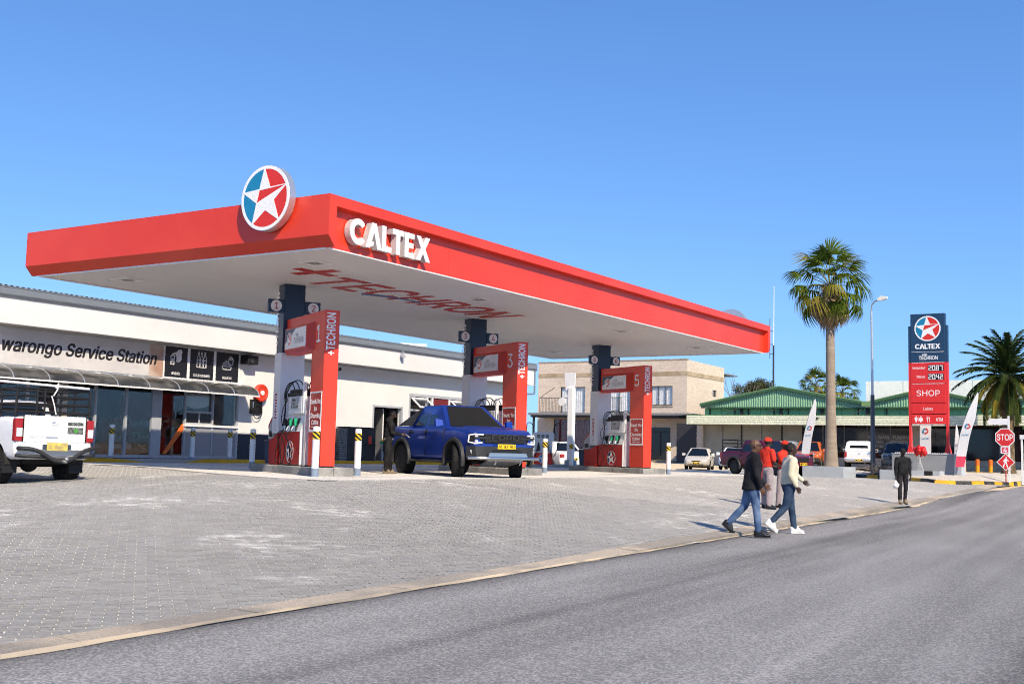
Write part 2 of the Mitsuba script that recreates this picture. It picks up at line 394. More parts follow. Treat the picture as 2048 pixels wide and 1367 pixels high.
# forecourt slab
fs = Thing('forecourt_slab', 'pale concrete forecourt slab under the canopy', kind='structure')
edge = [(-.05, -.2)] + [(float(x_left(y)), y) for y in np.arange(.3, 12, .8)] + [(1.2, 12.4), (-8, 13.2), (-34, 13.4)]
def slab_fn(X, Y): return H(X, Y)
sy = np.concatenate([[-.2], np.arange(.6, 14.8, .7), [14.8]])
lx_ = [float(np.interp(y, [p[1] for p in edge], [p[0] for p in edge])) for y in sy]
bay = np.linspace(0, 1, 25)
for bi in range(6):
    u = bay[bi * 4:bi * 4 + 5]; rows = []
    for y, l in zip(sy, lx_): rows.append([(l + (26.8 - l) * t - (.006 if t == u[-1] and bi < 5 else 0), y) for t in u])
    R = np.array(rows); Z = np.maximum(H(np.maximum(R[..., 0], x_left(np.clip(R[..., 1], -.2, 12)) + .01), R[..., 1]), 0) + .012
    v = np.concatenate([R, Z[..., None]], -1).reshape(-1, 3); k = len(u); f = []
    for i in range(len(sy) - 1):
        for j in range(k - 1): a = i * k + j; f += [[a, a + 1, a + k + 1], [a, a + k + 1, a + k]]
    fs.part('bay', tm(v, f), 'concrete', True)
el = [(x, -.2) for x in np.arange(26.8, -.1, -.8)] + edge[1:]
fs.part('edge_line', strip([(x, y, float(H(x + .05, y + .02)) + .018) for x, y in el], [(x + (.0 if i < 34 else .09), y + (.09 if i < 34 else .02), float(H(x + .09, y + .09)) + .018) for i, (x, y) in enumerate(el)]), 'tan_line', label='tan line along the edge of the slab')
fs.part('edge_face', strip([(x, y, float(H(x, y)) + .02) for x, y in el], [(x - .01, y - .01, float(H(x, y)) - .06) for x, y in el]), 'concrete')
# ------------------------------------------------------------------ emblem and lettering
def star_pts(R=1.0, r=.40, a0=90, sx=1.0):
    return [((R if k % 2 == 0 else r) * math.cos(math.radians(a0 + 36 * k)) * sx, (R if k % 2 == 0 else r) * math.sin(math.radians(a0 + 36 * k))) for k in range(10)]
STAR = Polygon(star_pts(.97, .385, 94))
def emblem(R):
    disc = Point(0, 0).buffer(.90, 48); ringp = Point(0, 0).buffer(1, 64).difference(disc)
    s = star_pts(.97, .385, 94)
    left = Polygon([s[0], (-.2, 1.3), (-1.4, 1.2), (-1.4, -1.0), s[4], s[3], s[2], s[1]])
    fold = Polygon([(s[8][0] * .93, s[8][1] * .93), (-.24, .25), (-.34, -.13)])
    k = lambda g: affinity.scale(g, R, R, origin=(0, 0))
    return {'ring': k(ringp), 'blue': k(disc.intersection(left).difference(STAR)), 'red': k(disc.difference(left).difference(STAR)), 'star': k(STAR.difference(fold)), 'fold': k(fold)}
def add_emblem(t, R, M, d=.006, parent=None, white='logo_white', name='emblem'):
    e = emblem(R); mats = {'ring': white, 'blue': 'blue_star', 'red': 'logo_red', 'star': white, 'fold': 'logo_red'}
    deep = {'ring': 1.4, 'blue': 1, 'red': 1, 'star': 2.0, 'fold': 1.3}
    for n, g in e.items(): t.part({'ring': 'emblem_ring', 'blue': 'blue_field', 'red': 'red_field', 'star': 'emblem_star', 'fold': 'star_fold'}[n], prism(g, d * deep[n], M), mats[n], parent=parent)
def arc_c():
    o = Point(.46, .5).buffer(.5, 32); i = affinity.scale(Point(.46, .5).buffer(.27, 32), .95, 1.02)
    return o.difference(i).difference(Polygon([(.40, .5), (1.2, -.06), (1.2, 1.06)])).difference(sbox(.82, 0, 2, 1))
GLY = {'C': arc_c(), 'A': Polygon([(0, 0), (.36, 1), (.62, 1), (.98, 0), (.71, 0), (.49, .66), (.36, .26), (.50, .26), (.44, .08), (.29, .08), (.265, 0)]),
       'L': Polygon([(0, 0), (0, 1), (.25, 1), (.25, .22), (.60, .22), (.60, 0)]),
       'T': Polygon([(0, .78), (0, 1), (.74, 1), (.74, .78), (.495, .78), (.495, 0), (.245, 0), (.245, .78)]),
       'E': Polygon([(0, 0), (0, 1), (.62, 1), (.62, .79), (.25, .79), (.25, .61), (.57, .61), (.57, .40), (.25, .40), (.25, .21), (.64, .21), (.64, 0)]),
       'X': Polygon([(0, 0), (.34, .51), (.02, 1), (.31, 1), (.49, .71), (.67, 1), (.95, 1), (.64, .51), (.98, 0), (.68, 0), (.485, .31), (.29, 0)])}
ADV = {'C': .84, 'A': .94, 'L': .60, 'T': .76, 'E': .68, 'X': .98}
def caltex(h):
    x, out = 0, []
    for c in 'CALTEX':
        out.append(affinity.scale(affinity.translate(GLY[c], x, 0), h, h, origin=(0, 0))); x += ADV[c]
    return out, x * h

# ------------------------------------------------------------------ the canopy over the pumps
LA, LB, HS, HT, HB, CC = 26.79, 10.336, 5.67, 6.773, 5.896, .2
def soffit_fn(p, n, uv):
    seam = smoothstep(.46, .5, dr.abs(p.y * 3.33 - dr.floor(p.y * 3.33) - .5))
    st = fbm(p.x * .5, p.y * 2.0, 3.0, 4)
    v = .70 - .13 * seam + .05 * (st - .5)
    return C(v * 1.0, v * .985, v * .96)
P('soffit_white', mikit.proc(soffit_fn), .55, .4)
cn = Thing('petrol_canopy', 'big flat red petrol station canopy with white underside on three columns', 'canopy')
prof = lambda s: [(0, HT), (0, HB), (s * CC, HS), (s * .26, HS), (s * .26, HT)]
g1 = loft([[(x, y, z) for x, z in prof(1)] for y in (.24, LB)]); cn.part('side_fascia', g1, 'red_paint')
cn.part('far_side_fascia', loft([[(LA + x, y, z) for x, z in prof(-1)] for y in (.24, LB)]), 'red_paint')
cn.part('rear_fascia', loft([[(x, LB - y, z) for y, z in prof(1)] for x in (.26, LA - .26)]), 'red_paint')
cn.part('corner_post', prism([(0, HT), (0, HB), (CC, HS), (.24, HS), (.24, HT)], .24, Mx((0, .24, 0), (1, 0, 0), (0, 0, 1))), 'red_paint')
cn.part('corner_post', prism([(LA, HT), (LA, HB), (LA - CC, HS), (LA - .24, HS), (LA - .24, HT)], .24, Mx((0, .24, 0), (1, 0, 0), (0, 0, 1))), 'red_paint')
cn.part('front_lip', box(.24, LA - .24, 0, .24, 6.54, HT), 'red_paint')
for i in range(6):
    a, b = .24 + i * (LA - .48) / 6, .24 + (i + 1) * (LA - .48) / 6
    cn.part('front_panel', box(a + .003, b - .003, .2, .24, HS, 6.54), 'red_paint')
cn.part('roof', box(.26, LA - .26, .24, LB - .26, 6.45, 6.55), 'grey_metal')
sof = cn.part('soffit', box(.26, LA - .26, .26, LB - .26, HS + .003, HS + .10), 'soffit_white')
tr = [box(.26, LA - .26, .185, .262, HS - .028, HS - .002), box(.2, .262, .262, LB - .26, HS - .028, HS - .002), box(LA - .262, LA - .2, .262, LB - .26, HS - .028, HS - .002), box(.26, LA - .26, LB - .262, LB - .2, HS - .028, HS - .002)]
for m in tr: cn.part('white_trim', m, 'white_plain')
MS = Mx((0, 0, HS + .002), (1, 0, 0), (0, -1, 0))               # lettering on the underside: reads along x, up is towards the street
def on_soffit(x, y): return Mx((x, y, HS + .002), (1, 0, 0), (0, -1, 0))
P('soffit_red', (.42, .03, .022), .5); P('soffit_blue', (.04, .11, .30), .5)
cn.part('lettering', cat(prism(unary_union([sbox(-.16, -.68, .16, .68), sbox(-.66, -.15, .66, .15)]), .008, on_soffit(2.78, 2.86)), text('TECHRON', 1.5, .008, True, on_soffit(3.62, 4.26), width=8.55)), 'soffit_red', label='red lettering on the white underside')
sw = bez((0, 0), (.9, .5), (1.9, .55), (2.7, .1), n=14); sw2 = bez((2.7, .1), (1.9, .40), (.9, .30), (.25, -.22), n=14)
cn.part('blue_swoosh', prism(np.vstack([sw, sw2]), .010, on_soffit(6.15, 4.22)), 'soffit_blue')
P('lamp_glass', (.55, .52, .40), .3)
for x in (1.65, 8.42, 17.18, 23.6):
    for y in (1.85, 8.36):
        k = cn.part('soffit_light', cut(box(x - .29, x + .29, y - .29, y + .29, HS - .03, HS + .001), box(x - .22, x + .22, y - .22, y + .22, HS - .05, HS - .008)), 'white_plain')
        cn.part('lens', box(x - .20, x + .20, y - .20, y + .20, HS - .018, HS - .009), 'lamp_glass', parent=k)
        cn.part('bezel', cut(box(x - .12, x + .12, y - .12, y + .12, HS - .026, HS - .0185), box(x - .07, x + .07, y - .07, y + .07, HS - .04, HS)), 'grey_metal', parent=k)
# columns: rotated with the pump islands
SV, EV = np.array([.8829, -.4695, 0]), np.array([.4695, .8829, 0])
ZS = .765
ISL = {1: (4.28, 5.02), 3: (12.6, 4.8), 5: (21.8, 5.08)}
def isl(k, o=(0, 0, 0)): return Mx((ISL[k][0], ISL[k][1], 0), SV, EV) @ Mx(o)
FN = lambda o: Mx(o, (1, 0, 0), (0, 0, 1))                       # plate facing local -y
FL = lambda o: Mx(o, (0, -1, 0), (0, 0, 1))                      # plate facing local -x
UPN = lambda o: Mx(o, (0, 0, 1), (-1, 0, 0))                     # text climbing a face that looks to -y
UPL = lambda o: Mx(o, (0, 0, 1), (0, 1, 0))                      # text climbing a face that looks to -x
P('col_white', (.66, .66, .70), .35, .5, coat=.3); P('col_red', (.44, .022, .018), .3, .5, coat=.2); P('col_navy', NAVY, .35, .4)
P('digit_red', (.34, .012, .03), .4); P('disc_white', (.80, .78, .80), .4); P('grey_print', (.35, .33, .34), .5)
for k in ISL:
    M = isl(k)
    c = cn.part('column', mv(box(-.285, .285, -.245, .245, 3.86, HS, .012), M), 'col_navy', True and 30, label='column with navy top, white middle and red foot')
    cn.part('white_cladding', mv(box(-.31, .33, -.265, .265, 1.765, 3.862, .012), M), 'col_white', 30, parent=c)
    foot = hull([(x, y, z) for x in (-.32, .34) for y in (-.275, .275) for z in (.96, 1.60 if (x < 0 and y > 0) else 1.766)])
    cn.part('red_cladding', mv(foot, M), 'col_red', parent=c)
    cn.part('plinth', mv(box(-.30, .32, -.255, .255, .80, .962), M), 'black', parent=c)
    for sgn, n in ((-1, k), (1, k + 1)):
        x0, x1 = sorted((sgn * .288, sgn * .705))
        b = cn.part('number_panel', mv(box(x0, x1, -.27, -.15, 4.90, 5.24, .01), M), 'col_navy', parent=c)
        xm = sgn * .505
        cn.part('number_disc', cat(mv(prism(Point(0, 0).buffer(.148, 24), .012, FN((xm, -.271, 5.07))), M)), 'disc_white', parent=c)
        cn.part('numeral', mv(text(str(n), .17, .01, False, FN((xm, -.283, 4.985)), True), M), 'digit_red', parent=c)
    cn.part('lettering', mv(text('+TECHRON', .20, .006, True, UPL((-.287, .02 + .10, 4.05)), width=1.42), M), 'logo_white', parent=c)
    cn.part('gauge_print', mv(cat(*[box(-.313, -.308, .02 - w, .02 + w, z, z + .045) for z, w in zip(np.arange(2.15, 2.78, .075), [.07, .05, .08, .04, .07, .06, .08, .05, .09])]), M), 'digit_red', parent=c)
    cn.part('scale_print', mv(cat(*[box(-.313, -.308, .02 - .05, .02 + .05, z, z + .012) for z in np.arange(1.84, 2.1, .035)]), M), 'grey_print', parent=c)

# raised letters on the long face and round signs on the short faces
P('letter_grey', (.50, .49, .50), .4)
cl = Thing('canopy_lettering', 'white raised block letters on the red canopy front', 'sign lettering')
gl, wd = caltex(.575); ML = Mx((.70, .172, 5.83), (1, 0, 0), (0, 0, 1))
for c_, g_ in zip('CALTEX', gl):
    g_ = affinity.scale(affinity.scale(g_, 2.92 / wd, 1, origin=(0, 0)), .93, 1.0, origin='centroid')
    k = cl.part('letter', prism(g_, .008, ML @ Mx((0, 0, .1605))), 'letter_white')
    cl.part('letter_return', prism(g_.buffer(-.004), .16, ML), 'letter_grey', parent=k)
cl.part('fixing_rail', cat(*[box(.75 + .47 * i, .79 + .47 * i, .168, .2, 6.0, 6.04) for i in range(7)]), 'silver')
ds = Thing('round_sign', 'round star emblem sign fixed to the near short side of the canopy', 'sign')
MD = FL((-.225, 1.66, 6.79))
ds.part('drum', prism(Point(0, 0).buffer(.722, 64), .185, FL((-.04, 1.66, 6.79))), 'silver', 30)
add_emblem(ds, .712, MD, .006)
ds.part('bracket', box(-.041, .0, 1.35, 1.95, 6.2, 6.6), 'grey_metal')
d2 = Thing('round_sign', 'grey back of the round sign rising over the far end of the canopy', 'sign')
d2.part('drum', prism(Point(0, 0).buffer(.722, 64), .185, FL((LA + .24, 1.75, 6.84))), 'silver', 30)
d2.part('bracket', box(LA, LA + .05, 1.4, 2.0, 6.2, 6.6), 'grey_metal')

# ------------------------------------------------------------------ pump islands
names = {1: 'nearest', 3: 'middle', 5: 'farthest'}
where_ = {1: 'nearest of the three', 3: 'middle one behind the blue pickup', 5: 'farthest of the three'}
for k in ISL:
    M = isl(k); zt = .955
    it = Thing('pump_island', f'low grey concrete kerb island under the {names[k]} pump', 'island', M=M)
    xs_ = [-.5, .5]
    it.part('fill', box(-.38, .38, -3.42, 1.3, .70, zt - .006), 'concrete')
    ys_ = np.arange(-3.55, 1.45, .98)
    for sgn in (-1, 1):
        for i in range(5):
            a, b = ys_[i] + (.0 if i else .13), ys_[i] + .98
            it.part('kerbstone', box(sgn * .38, sgn * .50, a + .004, b - .004, .68, zt + rng.uniform(-.004, .004), .018), 'kerb_block')
    for a, b in ((-.5, -.004), (.004, .5)): it.part('kerbstone', box(a, b, -3.555, -3.425, .68, zt, .018), 'kerb_block')
    it.part('kerbstone', box(-.5, .5, 1.305, 1.435, .68, zt, .018), 'kerb_block')

    p = Thing('pump_portal', f'red angled pump arch with raised beam and thank-you panel, {where_[k]}', 'arch', M=M)
    side = unary_union([sbox(-3.1, .985, -2.24, 4.72), sbox(-2.3, 3.80, -.262, 4.72)])
    p.part('arch', prism(side, .36, Mx((-.18, 0, 0), (0, 1, 0), (0, 0, 1))), 'red_paint')
    p.part('base', box(-.17, .17, -3.09, -2.25, .80, .986), 'black')
    p.part('arch_edge', cat(box(-.184, -.179, -3.1, -3.085, .99, 4.72), box(-.184, -.179, -2.255, -2.24, .99, 3.80)), 'red_trim')
    for sgn in (-1, 1):
        # a sign box standing proud of the beam
        a, b, z0, z1 = -.33 if sgn < 0 else .33, -.179 if sgn < 0 else .179, 3.86, 4.44
        bx_ = hull([(a, y, z) for y in (-2.2, -.56) for z in (z0 + .01, z1 - .01)] + [(b, y, z) for y in (-2.44, -.42) for z in (z0 - .06, z1 + .05)])
        q = p.part('sign_box', bx_, 'red_trim')
        fx = a - .004 * (sgn > 0 and -1 or 1)
        R_ = Mx((a, 0, 0), (0, -1, 0), (0, 0, 1)) if sgn < 0 else Mx((a, 0, 0), (0, 1, 0), (0, 0, 1))
        y0, y1 = (.60, 2.16) if sgn < 0 else (-2.16, -.60)
        p.part('sign_face', prism(sbox(y0, z0 + .045, y1, z1 - .045), .006, R_), 'disc_white', parent=q)
        p.part('navy_corner', prism(Polygon([(y0, z0 + .18), (y0, z1 - .045), (y0 + .80, z1 - .045)]), .010, R_), 'logo_navy', parent=q)
        e = emblem(.17)
        Me = R_ @ Mx((y0 + .34, (z0 + z1) / 2, .010))
        p.part('emblem', cat(prism(e['red'], .004, Me), prism(e['fold'], .004, Me)), 'logo_red', parent=q)
        p.part('emblem_star', cat(prism(e['star'], .006, Me), prism(e['ring'], .005, Me)), 'logo_white', parent=q)
        p.part('lettering', cat(text('TECHRON', .15, .004, False, R_ @ Mx((y0 + .66, z0 + .15, .006)), width=.74), text('with', .085, .004, False, R_ @ Mx((y0 + .80, z0 + .33, .006)))), 'grey_print', parent=q)
        n = k if sgn < 0 else k + 1
        D_ = Mx((sgn * .181, 0, 0), (0, -1, 0), (0, 0, 1)) if sgn < 0 else Mx((sgn * .181, 0, 0), (0, 1, 0), (0, 0, 1))
        ym = 2.66 if sgn < 0 else -2.66
        p.part('numeral', text(str(n), .42, .008, False, D_ @ Mx((ym, 3.97, 0)), True), 'disc_white', label=f'raised pale numeral {n}')
        h = p.part('thank_you_panel', prism(sbox(ym - .375, 1.845, ym + .375, 2.735), .008, D_), 'col_red')
        p.part('panel_frame', prism(sbox(ym - .405, 1.79, ym + .405, 2.765).difference(sbox(ym - .372, 1.85, ym + .372, 2.732)), .014, D_), 'white_plain', parent=h)
        p.part('lettering', cat(*[text(s_, .115, .004, False, D_ @ Mx((ym, z_, .008)), True) for s_, z_ in (('Thank You', 2.47), ('for', 2.30), ('Choosing', 2.13), ('Caltex', 1.97))], prism(sbox(ym - .25, 1.905, ym + .25, 1.925), .004, D_ @ Mx((0, 0, .008)))), 'logo_white', parent=h)
    p.part('lettering', text('+TECHRON', .215, .006, True, UPN((.075, -3.101, 3.62)), width=1.02), 'logo_white')

    u = Thing('fuel_pump', f'white and red fuel pump with black hoses at the {names[k]} island', 'fuel pump', M=M)
    P_ = 'pump_white'
    if k == 1:
        P('pump_white', (.70, .70, .71), .4, .5); P('pump_grey', (.36, .37, .38), .5); P('lcd', (.16, .17, .15), .15, .6)
        P('nozzle_green', (.01, .36, .16), .4); P('brushed', (.55, .56, .57), .3, metal=.8)
    u.part('cabinet', box(-.30, .30, -1.93, -.36, .99, 1.80, .012), 'col_red')
    u.part('kick_plate', box(-.28, .28, -1.92, -.37, .80, .992), 'black')
    u.part('end_panel', box(-.302, .302, -1.972, -1.931, .985, 1.83, .006), P_)
    u.part('nozzle_panel', hull([(x, y, z) for y in (-1.96, -.62) for x, z in ((-.30, 1.802), (-.17, 2.24), (.17, 2.24), (.30, 1.802))]), P_)
    u.part('valance', box(-.30, .30, -1.99, -.98, 2.242, 2.335, .01), P_)
    hd = u.part('display_head', box(-.30, .30, -1.97, -1.02, 2.337, 2.68, .014), P_)
    u.part('head_cap', box(-.27, .27, -1.9, -.80, 2.682, 2.78, .01), 'black')
    u.part('post', box(-.29, -.20, -2.06, -1.975, 2.25, 3.02, .008), P_)
    u.part('post', box(.20, .29, -2.06, -1.975, 2.25, 3.02, .008), P_)
    u.part('conduit', cyl((-.24, -2.10, .97), (-.24, -2.10, 2.6), .022, n=10), 'brushed')
    for sgn in (-1, 1):
        fx = sgn * .301
        u.part('screen_surround', box(fx, fx + sgn * .006, -1.78, -1.18, 2.365, 2.655, .002), 'pump_grey', parent=hd)
        for j, (y, z, w, h) in enumerate(((-1.40, 2.585, .22, .05), (-1.40, 2.50, .16, .04), (-1.46, 2.415, .18, .04))):
            u.part('screen', box(fx + sgn * .006, fx + sgn * .010, y - w / 2, y + w / 2, z - h / 2, z + h / 2), 'lcd' if j else 'black_gloss', parent=hd)
        for y in (-1.70, -1.64, -1.25): u.part('button', box(fx + sgn * .006, fx + sgn * .012, y - .02, y + .02, 2.40, 2.44), 'black', parent=hd)
        # three nozzles in the slanted panel, hoses looping from the top and down to the nozzles
        for j, y in enumerate((-.86, -1.24, -1.62)):
            col = 'black' if j == 0 else 'nozzle_green'
            b0 = np.array([sgn * .275, y, 1.93])
            dirn = np.array([sgn * -.28, 0, .96])
            pz = lambda a, out: b0 + np.array([sgn * out, 0, 0]) + dirn * a
            u.part('nozzle_slot', mv(box(-.07, .07, -.008, .008, -.16, .16), Mx(pz(.06, .008), (0, 1, 0), np.cross(dirn, (0, 1, 0)), dirn)), 'dark_plastic')
            nz = u.part('nozzle', cat(hull(np.vstack([ring(pz(.02, .05), (0, .028, 0), (.028, 0, 0), 8), ring(pz(.16, .07), (0, .034, 0), (.034, 0, .01), 8), ring(pz(.20, .12), (0, .024, 0), (.02, 0, .02), 8)]))), col)
            u.part('spout', tube([pz(.03, .05), pz(-.06, .045), pz(-.12, .02)], .012), 'steel', parent=nz)
            u.part('trigger', tube([pz(.17, .13), pz(.07, .13), pz(.02, .09)], .009), 'black', parent=nz)
            u.part('hose_swivel', cyl(pz(.01, .09), pz(-.10, .12), .020, n=8), 'brushed', parent=nz)
            # hose
            lowz = (1.02, 1.00, .98)[j]; yo = (-.55, -.95, -1.75)[j]
            pts = spline([pz(-.10, .12), pz(-.30, .16), (sgn * .42, y + .06, 1.35), (sgn * .46, y * .5 + yo * .5, lowz), (sgn * .44, yo + .02, 1.3), (sgn * .34, -.70 - .02 * j, 1.9), (sgn * .30, -.68 - .10 * j, 2.6)], 34)
            u.part('hose', tube(pts, .011, 6), 'black_rubber')
            y0_, y1_ = -.74 - .16 * j, -1.05 - .36 * j
            arcp = spline([(sgn * .30, -.68 - .10 * j, 2.6), (sgn * .28, -.70 - .12 * j, 2.92), (sgn * .22, (y0_ + y1_) / 2, 3.05 + .02 * j), (sgn * .2, y1_ - .04, 2.9), (sgn * .2, y1_ - .05, 2.76)], 20)
            u.part('hose', tube(arcp, .014, 6), 'black_rubber')
    u.part('hose_rack', box(-.23, .23, -1.86, -.85, 2.782, 2.86, .01), 'black')
    Me = FL((-.301, -1.22, 1.30)); e = emblem(.27)
    u.part('emblem_ring', prism(affinity.scale(emblem(.27)['ring'], 1, 1).difference(Point(0, 0).buffer(.252, 32)), .004, Me), P_)
    u.part('emblem_star', prism(e['star'], .004, Me), P_)
    u.part('emblem_shade', prism(e['blue'], .003, Me), 'logo_navy')

    w = Thing('windscreen_wash_unit', f'maroon and grey rounded washer and towel unit beside the {names[k]} column', 'dispenser', M=M)
    outl = [(-.22, 1.62), (.22, 1.62), (.22, 1.95)] + [(.22 - .44 * t + .0, 1.95 + .27 * math.sin(t * math.pi / 2)) for t in np.linspace(.1, 1, 8)]
    outl = [(x_, z_) for x_, z_ in outl]
    w.part('hood', prism(Polygon(outl), .46, Mx((-.21, .62, 0), (0, 1, 0), (0, 0, 1))), 'pump_grey')
    w.part('cover', tm(*(lambda m: (m.vertices, m.faces))(prism(Polygon([(.226, 1.90), (.226, 1.96)] + [(.226 - .45 * t, 1.96 + .275 * math.sin(t * math.pi / 2)) for t in np.linspace(.1, 1, 8)] + [(-.224, 2.18), (-.1, 2.15), (.1, 2.03)]), .48, Mx((-.22, .62, 0), (0, 1, 0), (0, 0, 1))))), 'col_red')
    w.part('opening', box(-.222, -.205, .50, .74, 1.68, 1.83), 'black')
    w.part('stand', box(-.19, .23, .42, .84, .955, 1.62, .01), 'col_red')
    lb = Thing('litter_bin', f'dark navy plastic litter bin beside the {names[k]} column', 'litter bin', M=M)
    lb.part('tub', loft([[(-.16, .87, .97), (.2, .87, .97), (.2, 1.19, .97), (-.16, 1.19, .97)], [(-.19, .85, 1.54), (.23, .85, 1.54), (.23, 1.22, 1.54), (-.19, 1.22, 1.54)]]), 'navy_paint')
    lb.part('lid', box(-.205, .245, .846, 1.235, 1.54, 1.60, .02), 'navy_grey')

# ------------------------------------------------------------------ bollards
def stripe_fn(p, n, uv):
    t = p.z * 9.0 + (p.x - p.y) * 5.6
    return mix((.72, .48, .01), (.012, .012, .012), smoothstep(.44, .52, dr.abs(2 * (t - dr.floor(t)) - 1)))
P('stripe_band', mikit.proc(stripe_fn), .5)
P('bollard_grey', (.23, .29, .38), .5); P('bollard_white', varied((.76, .76, .77), (.82, .82, .82), 4.), .5)
def bollard(x, y, h, lab, grp):
    z = float(H(x, y)) + .012; r = .083
    b = Thing('bollard', lab, 'bollard', grp, Mx((x, y, z)))
    b.part('foot', cyl((0, 0, 0), (0, 0, .165 * h), r + .002, n=20), 'bollard_grey', 30)
    b.part('shaft', cyl((0, 0, .165 * h), (0, 0, .74 * h), r, n=20), 'bollard_white', 30)
    b.part('striped_band', cyl((0, 0, .74 * h), (0, 0, .90 * h), r + .003, n=20), 'stripe_band', 30)
    b.part('cap', lathe([(r, .90 * h), (r, .965 * h), (r * .9, .985 * h), (r * .6, .997 * h), (0, h)], 20), 'bollard_white', 40)
bollard(1.86, 1.79, 1.15, 'white bollard with striped band just in front of the nearest pump island end', 'striped bollards')
bollard(3.67, 2.06, 1.15, 'white bollard with striped band standing right of the nearest pump arch', 'striped bollards')
bollard(6.42, 8.36, 1.15, 'striped bollard at the bin end of the nearest pump island, in the shade', 'striped bollards')
bollard(15.23, 3.65, 1.15, 'white striped bollard just right of the blue pickup, before the old pump', 'striped bollards')
bollard(20.33, 2.5, 1.15, 'white striped bollard right in front of the farthest pump arch', 'striped bollards')
bollard(20.83, 1.71, 1.15, 'white striped bollard standing clear to the right of the farthest pump arch', 'striped bollards')
bollard(22.81, 6.92, 1.15, 'shaded striped bollard left of the farthest pump beside its litter bin', 'striped bollards')
# ------------------------------------------------------------------ the shop behind the pumps
from shapely.geometry import LineString
F0 = 15.7; GZ = .92
FRONT = lambda x, y, z: Mx((x, y, z), (1, 0, 0), (0, 0, 1))      # plates facing the street
def wpoly(*rects): return unary_union([sbox(*r) for r in rects])
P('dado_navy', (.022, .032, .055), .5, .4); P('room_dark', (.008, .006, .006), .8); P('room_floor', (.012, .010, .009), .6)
P('soffit_board', varied((.46, .44, .41), (.56, .54, .5), .8), .7)
P('roof_sheet', (.55, .56, .57), .35, metal=.4)
def poly_fn(p, n, uv):
    v = fbm(p.x * 2.5, p.z * 5, p.y * 4, 4)
    return mix((.035, .036, .034), (.11, .108, .10), smoothstep(.35, .75, v))
P('smoked_sheet', mikit.proc(poly_fn), .32, .5)
P('sign_print', varied((.60, .59, .60), (.68, .67, .67), .8), .6, .1); P('sign_brown', varied((.42, .26, .19), (.60, .50, .44), 1.2), .55)
P('sign_letter', (.022, .02, .022), .5); P('poster_black', (.012, .013, .018), .45); P('print_white', (.80, .80, .80), .5)
P('shelf_red', (.16, .014, .012), .5); P('shelf_wood', (.09, .05, .03), .6); P('goods_dull', varied((.12, .10, .05), (.22, .05, .03), 5.), .6); P('counter_grey', (.30, .31, .34), .5, coat=.4)
P('blind_grey', (.38, .38, .36), .6); P('cream', (.58, .50, .42), .7)

sp = Thing('service_station_shop', 'long white single-storey filling station shop with grey gutter and glazed front', 'shop building')
X0, X1 = -9.0, 33.1
wall = sbox(X0, GZ, X1, 4.95).difference(wpoly((X0, GZ - 1, 12.92, 3.62), (20.88, GZ - 1, 22.85, 3.25), (23.36, 2.30, 28.9, 3.96)))
w = sp.part('wall', prism(wall, .22, FRONT(0, F0 + .22, 0)), 'shop_white')
sp.part('end_wall', box(X1 - .2, X1 - .004, F0 + .222, 27, GZ, 5.6), 'shop_white')
sp.part('back_wall', box(X0, X1 - .21, 26.8, 27, GZ, 5.6), 'shop_white')
for a, b in ((12.95, 20.85), (22.88, X1 - .003)): sp.part('dado', box(a, b, F0 - .012, F0 - .001, GZ, 1.86), 'dado_navy')
for i in range(9):
    a, b = X0 + i * (X1 - X0) / 9, X0 + (i + 1) * (X1 - X0) / 9
    sp.part('fascia_board', box(a + .003, b - .003, 15.0, 15.06, 4.90, 5.70), 'shop_white')
sp.part('overhang_soffit', box(X0, X1, 15.062, F0 - .002, 4.905, 4.96), 'soffit_board')
sp.part('soffit_cornice', box(X0, X1, F0 - .12, F0 - .003, 4.84, 4.902, .01), 'soffit_board')
gt = sp.part('gutter', prism([(15.0, 5.69), (14.93, 5.70), (14.88, 5.76), (14.88, 5.95), (14.86, 5.97), (14.87, 5.99), (14.92, 5.98), (15.0, 5.98)], X1 - X0, Mx((X0, 0, 0), (0, 1, 0), (0, 0, 1))), 'grey_metal', 30)
sp.part('gutter_end', box(X1, X1 + .02, 14.87, 15.05, 5.66, 5.985), 'grey_metal', parent=gt)
sp.part('downpipe', cat(box(X1 - .10, X1 - .004, 14.95, 14.998, 4.50, 5.688), box(X1 - .10, X1 - .004, 14.999, F0 + .1, 4.42, 4.50)), 'grey_metal')
def corrugated(x0, x1, y0, z0, y1, z1, pitch=.19, amp=.022):
    xs = np.arange(x0, x1, pitch / 6); w = np.sin(xs / pitch * 2 * np.pi) * amp
    return strip([(a, y0, z0 + c) for a, c in zip(xs, w)], [(a, y1, z1 + c) for a, c in zip(xs, w)])
sp.part('roof_sheet', corrugated(X0, X1 + .1, 14.90, 6.02, 27.2, 6.72), 'roof_sheet', True)
sp.part('ceiling', box(X0, X1 - .21, F0 + .23, 26.79, 4.6, 4.7), 'soffit_board')
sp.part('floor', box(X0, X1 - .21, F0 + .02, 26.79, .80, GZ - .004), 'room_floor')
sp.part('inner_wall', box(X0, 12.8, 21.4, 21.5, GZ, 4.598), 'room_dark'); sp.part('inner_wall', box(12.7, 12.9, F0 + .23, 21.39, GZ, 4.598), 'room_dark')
sp.part('inner_wall', box(19.6, 24, 19.2, 19.3, GZ, 4.598), 'cream'); sp.part('inner_wall', box(19.5, 19.6, F0 + .23, 19.19, GZ, 4.598), 'cream')
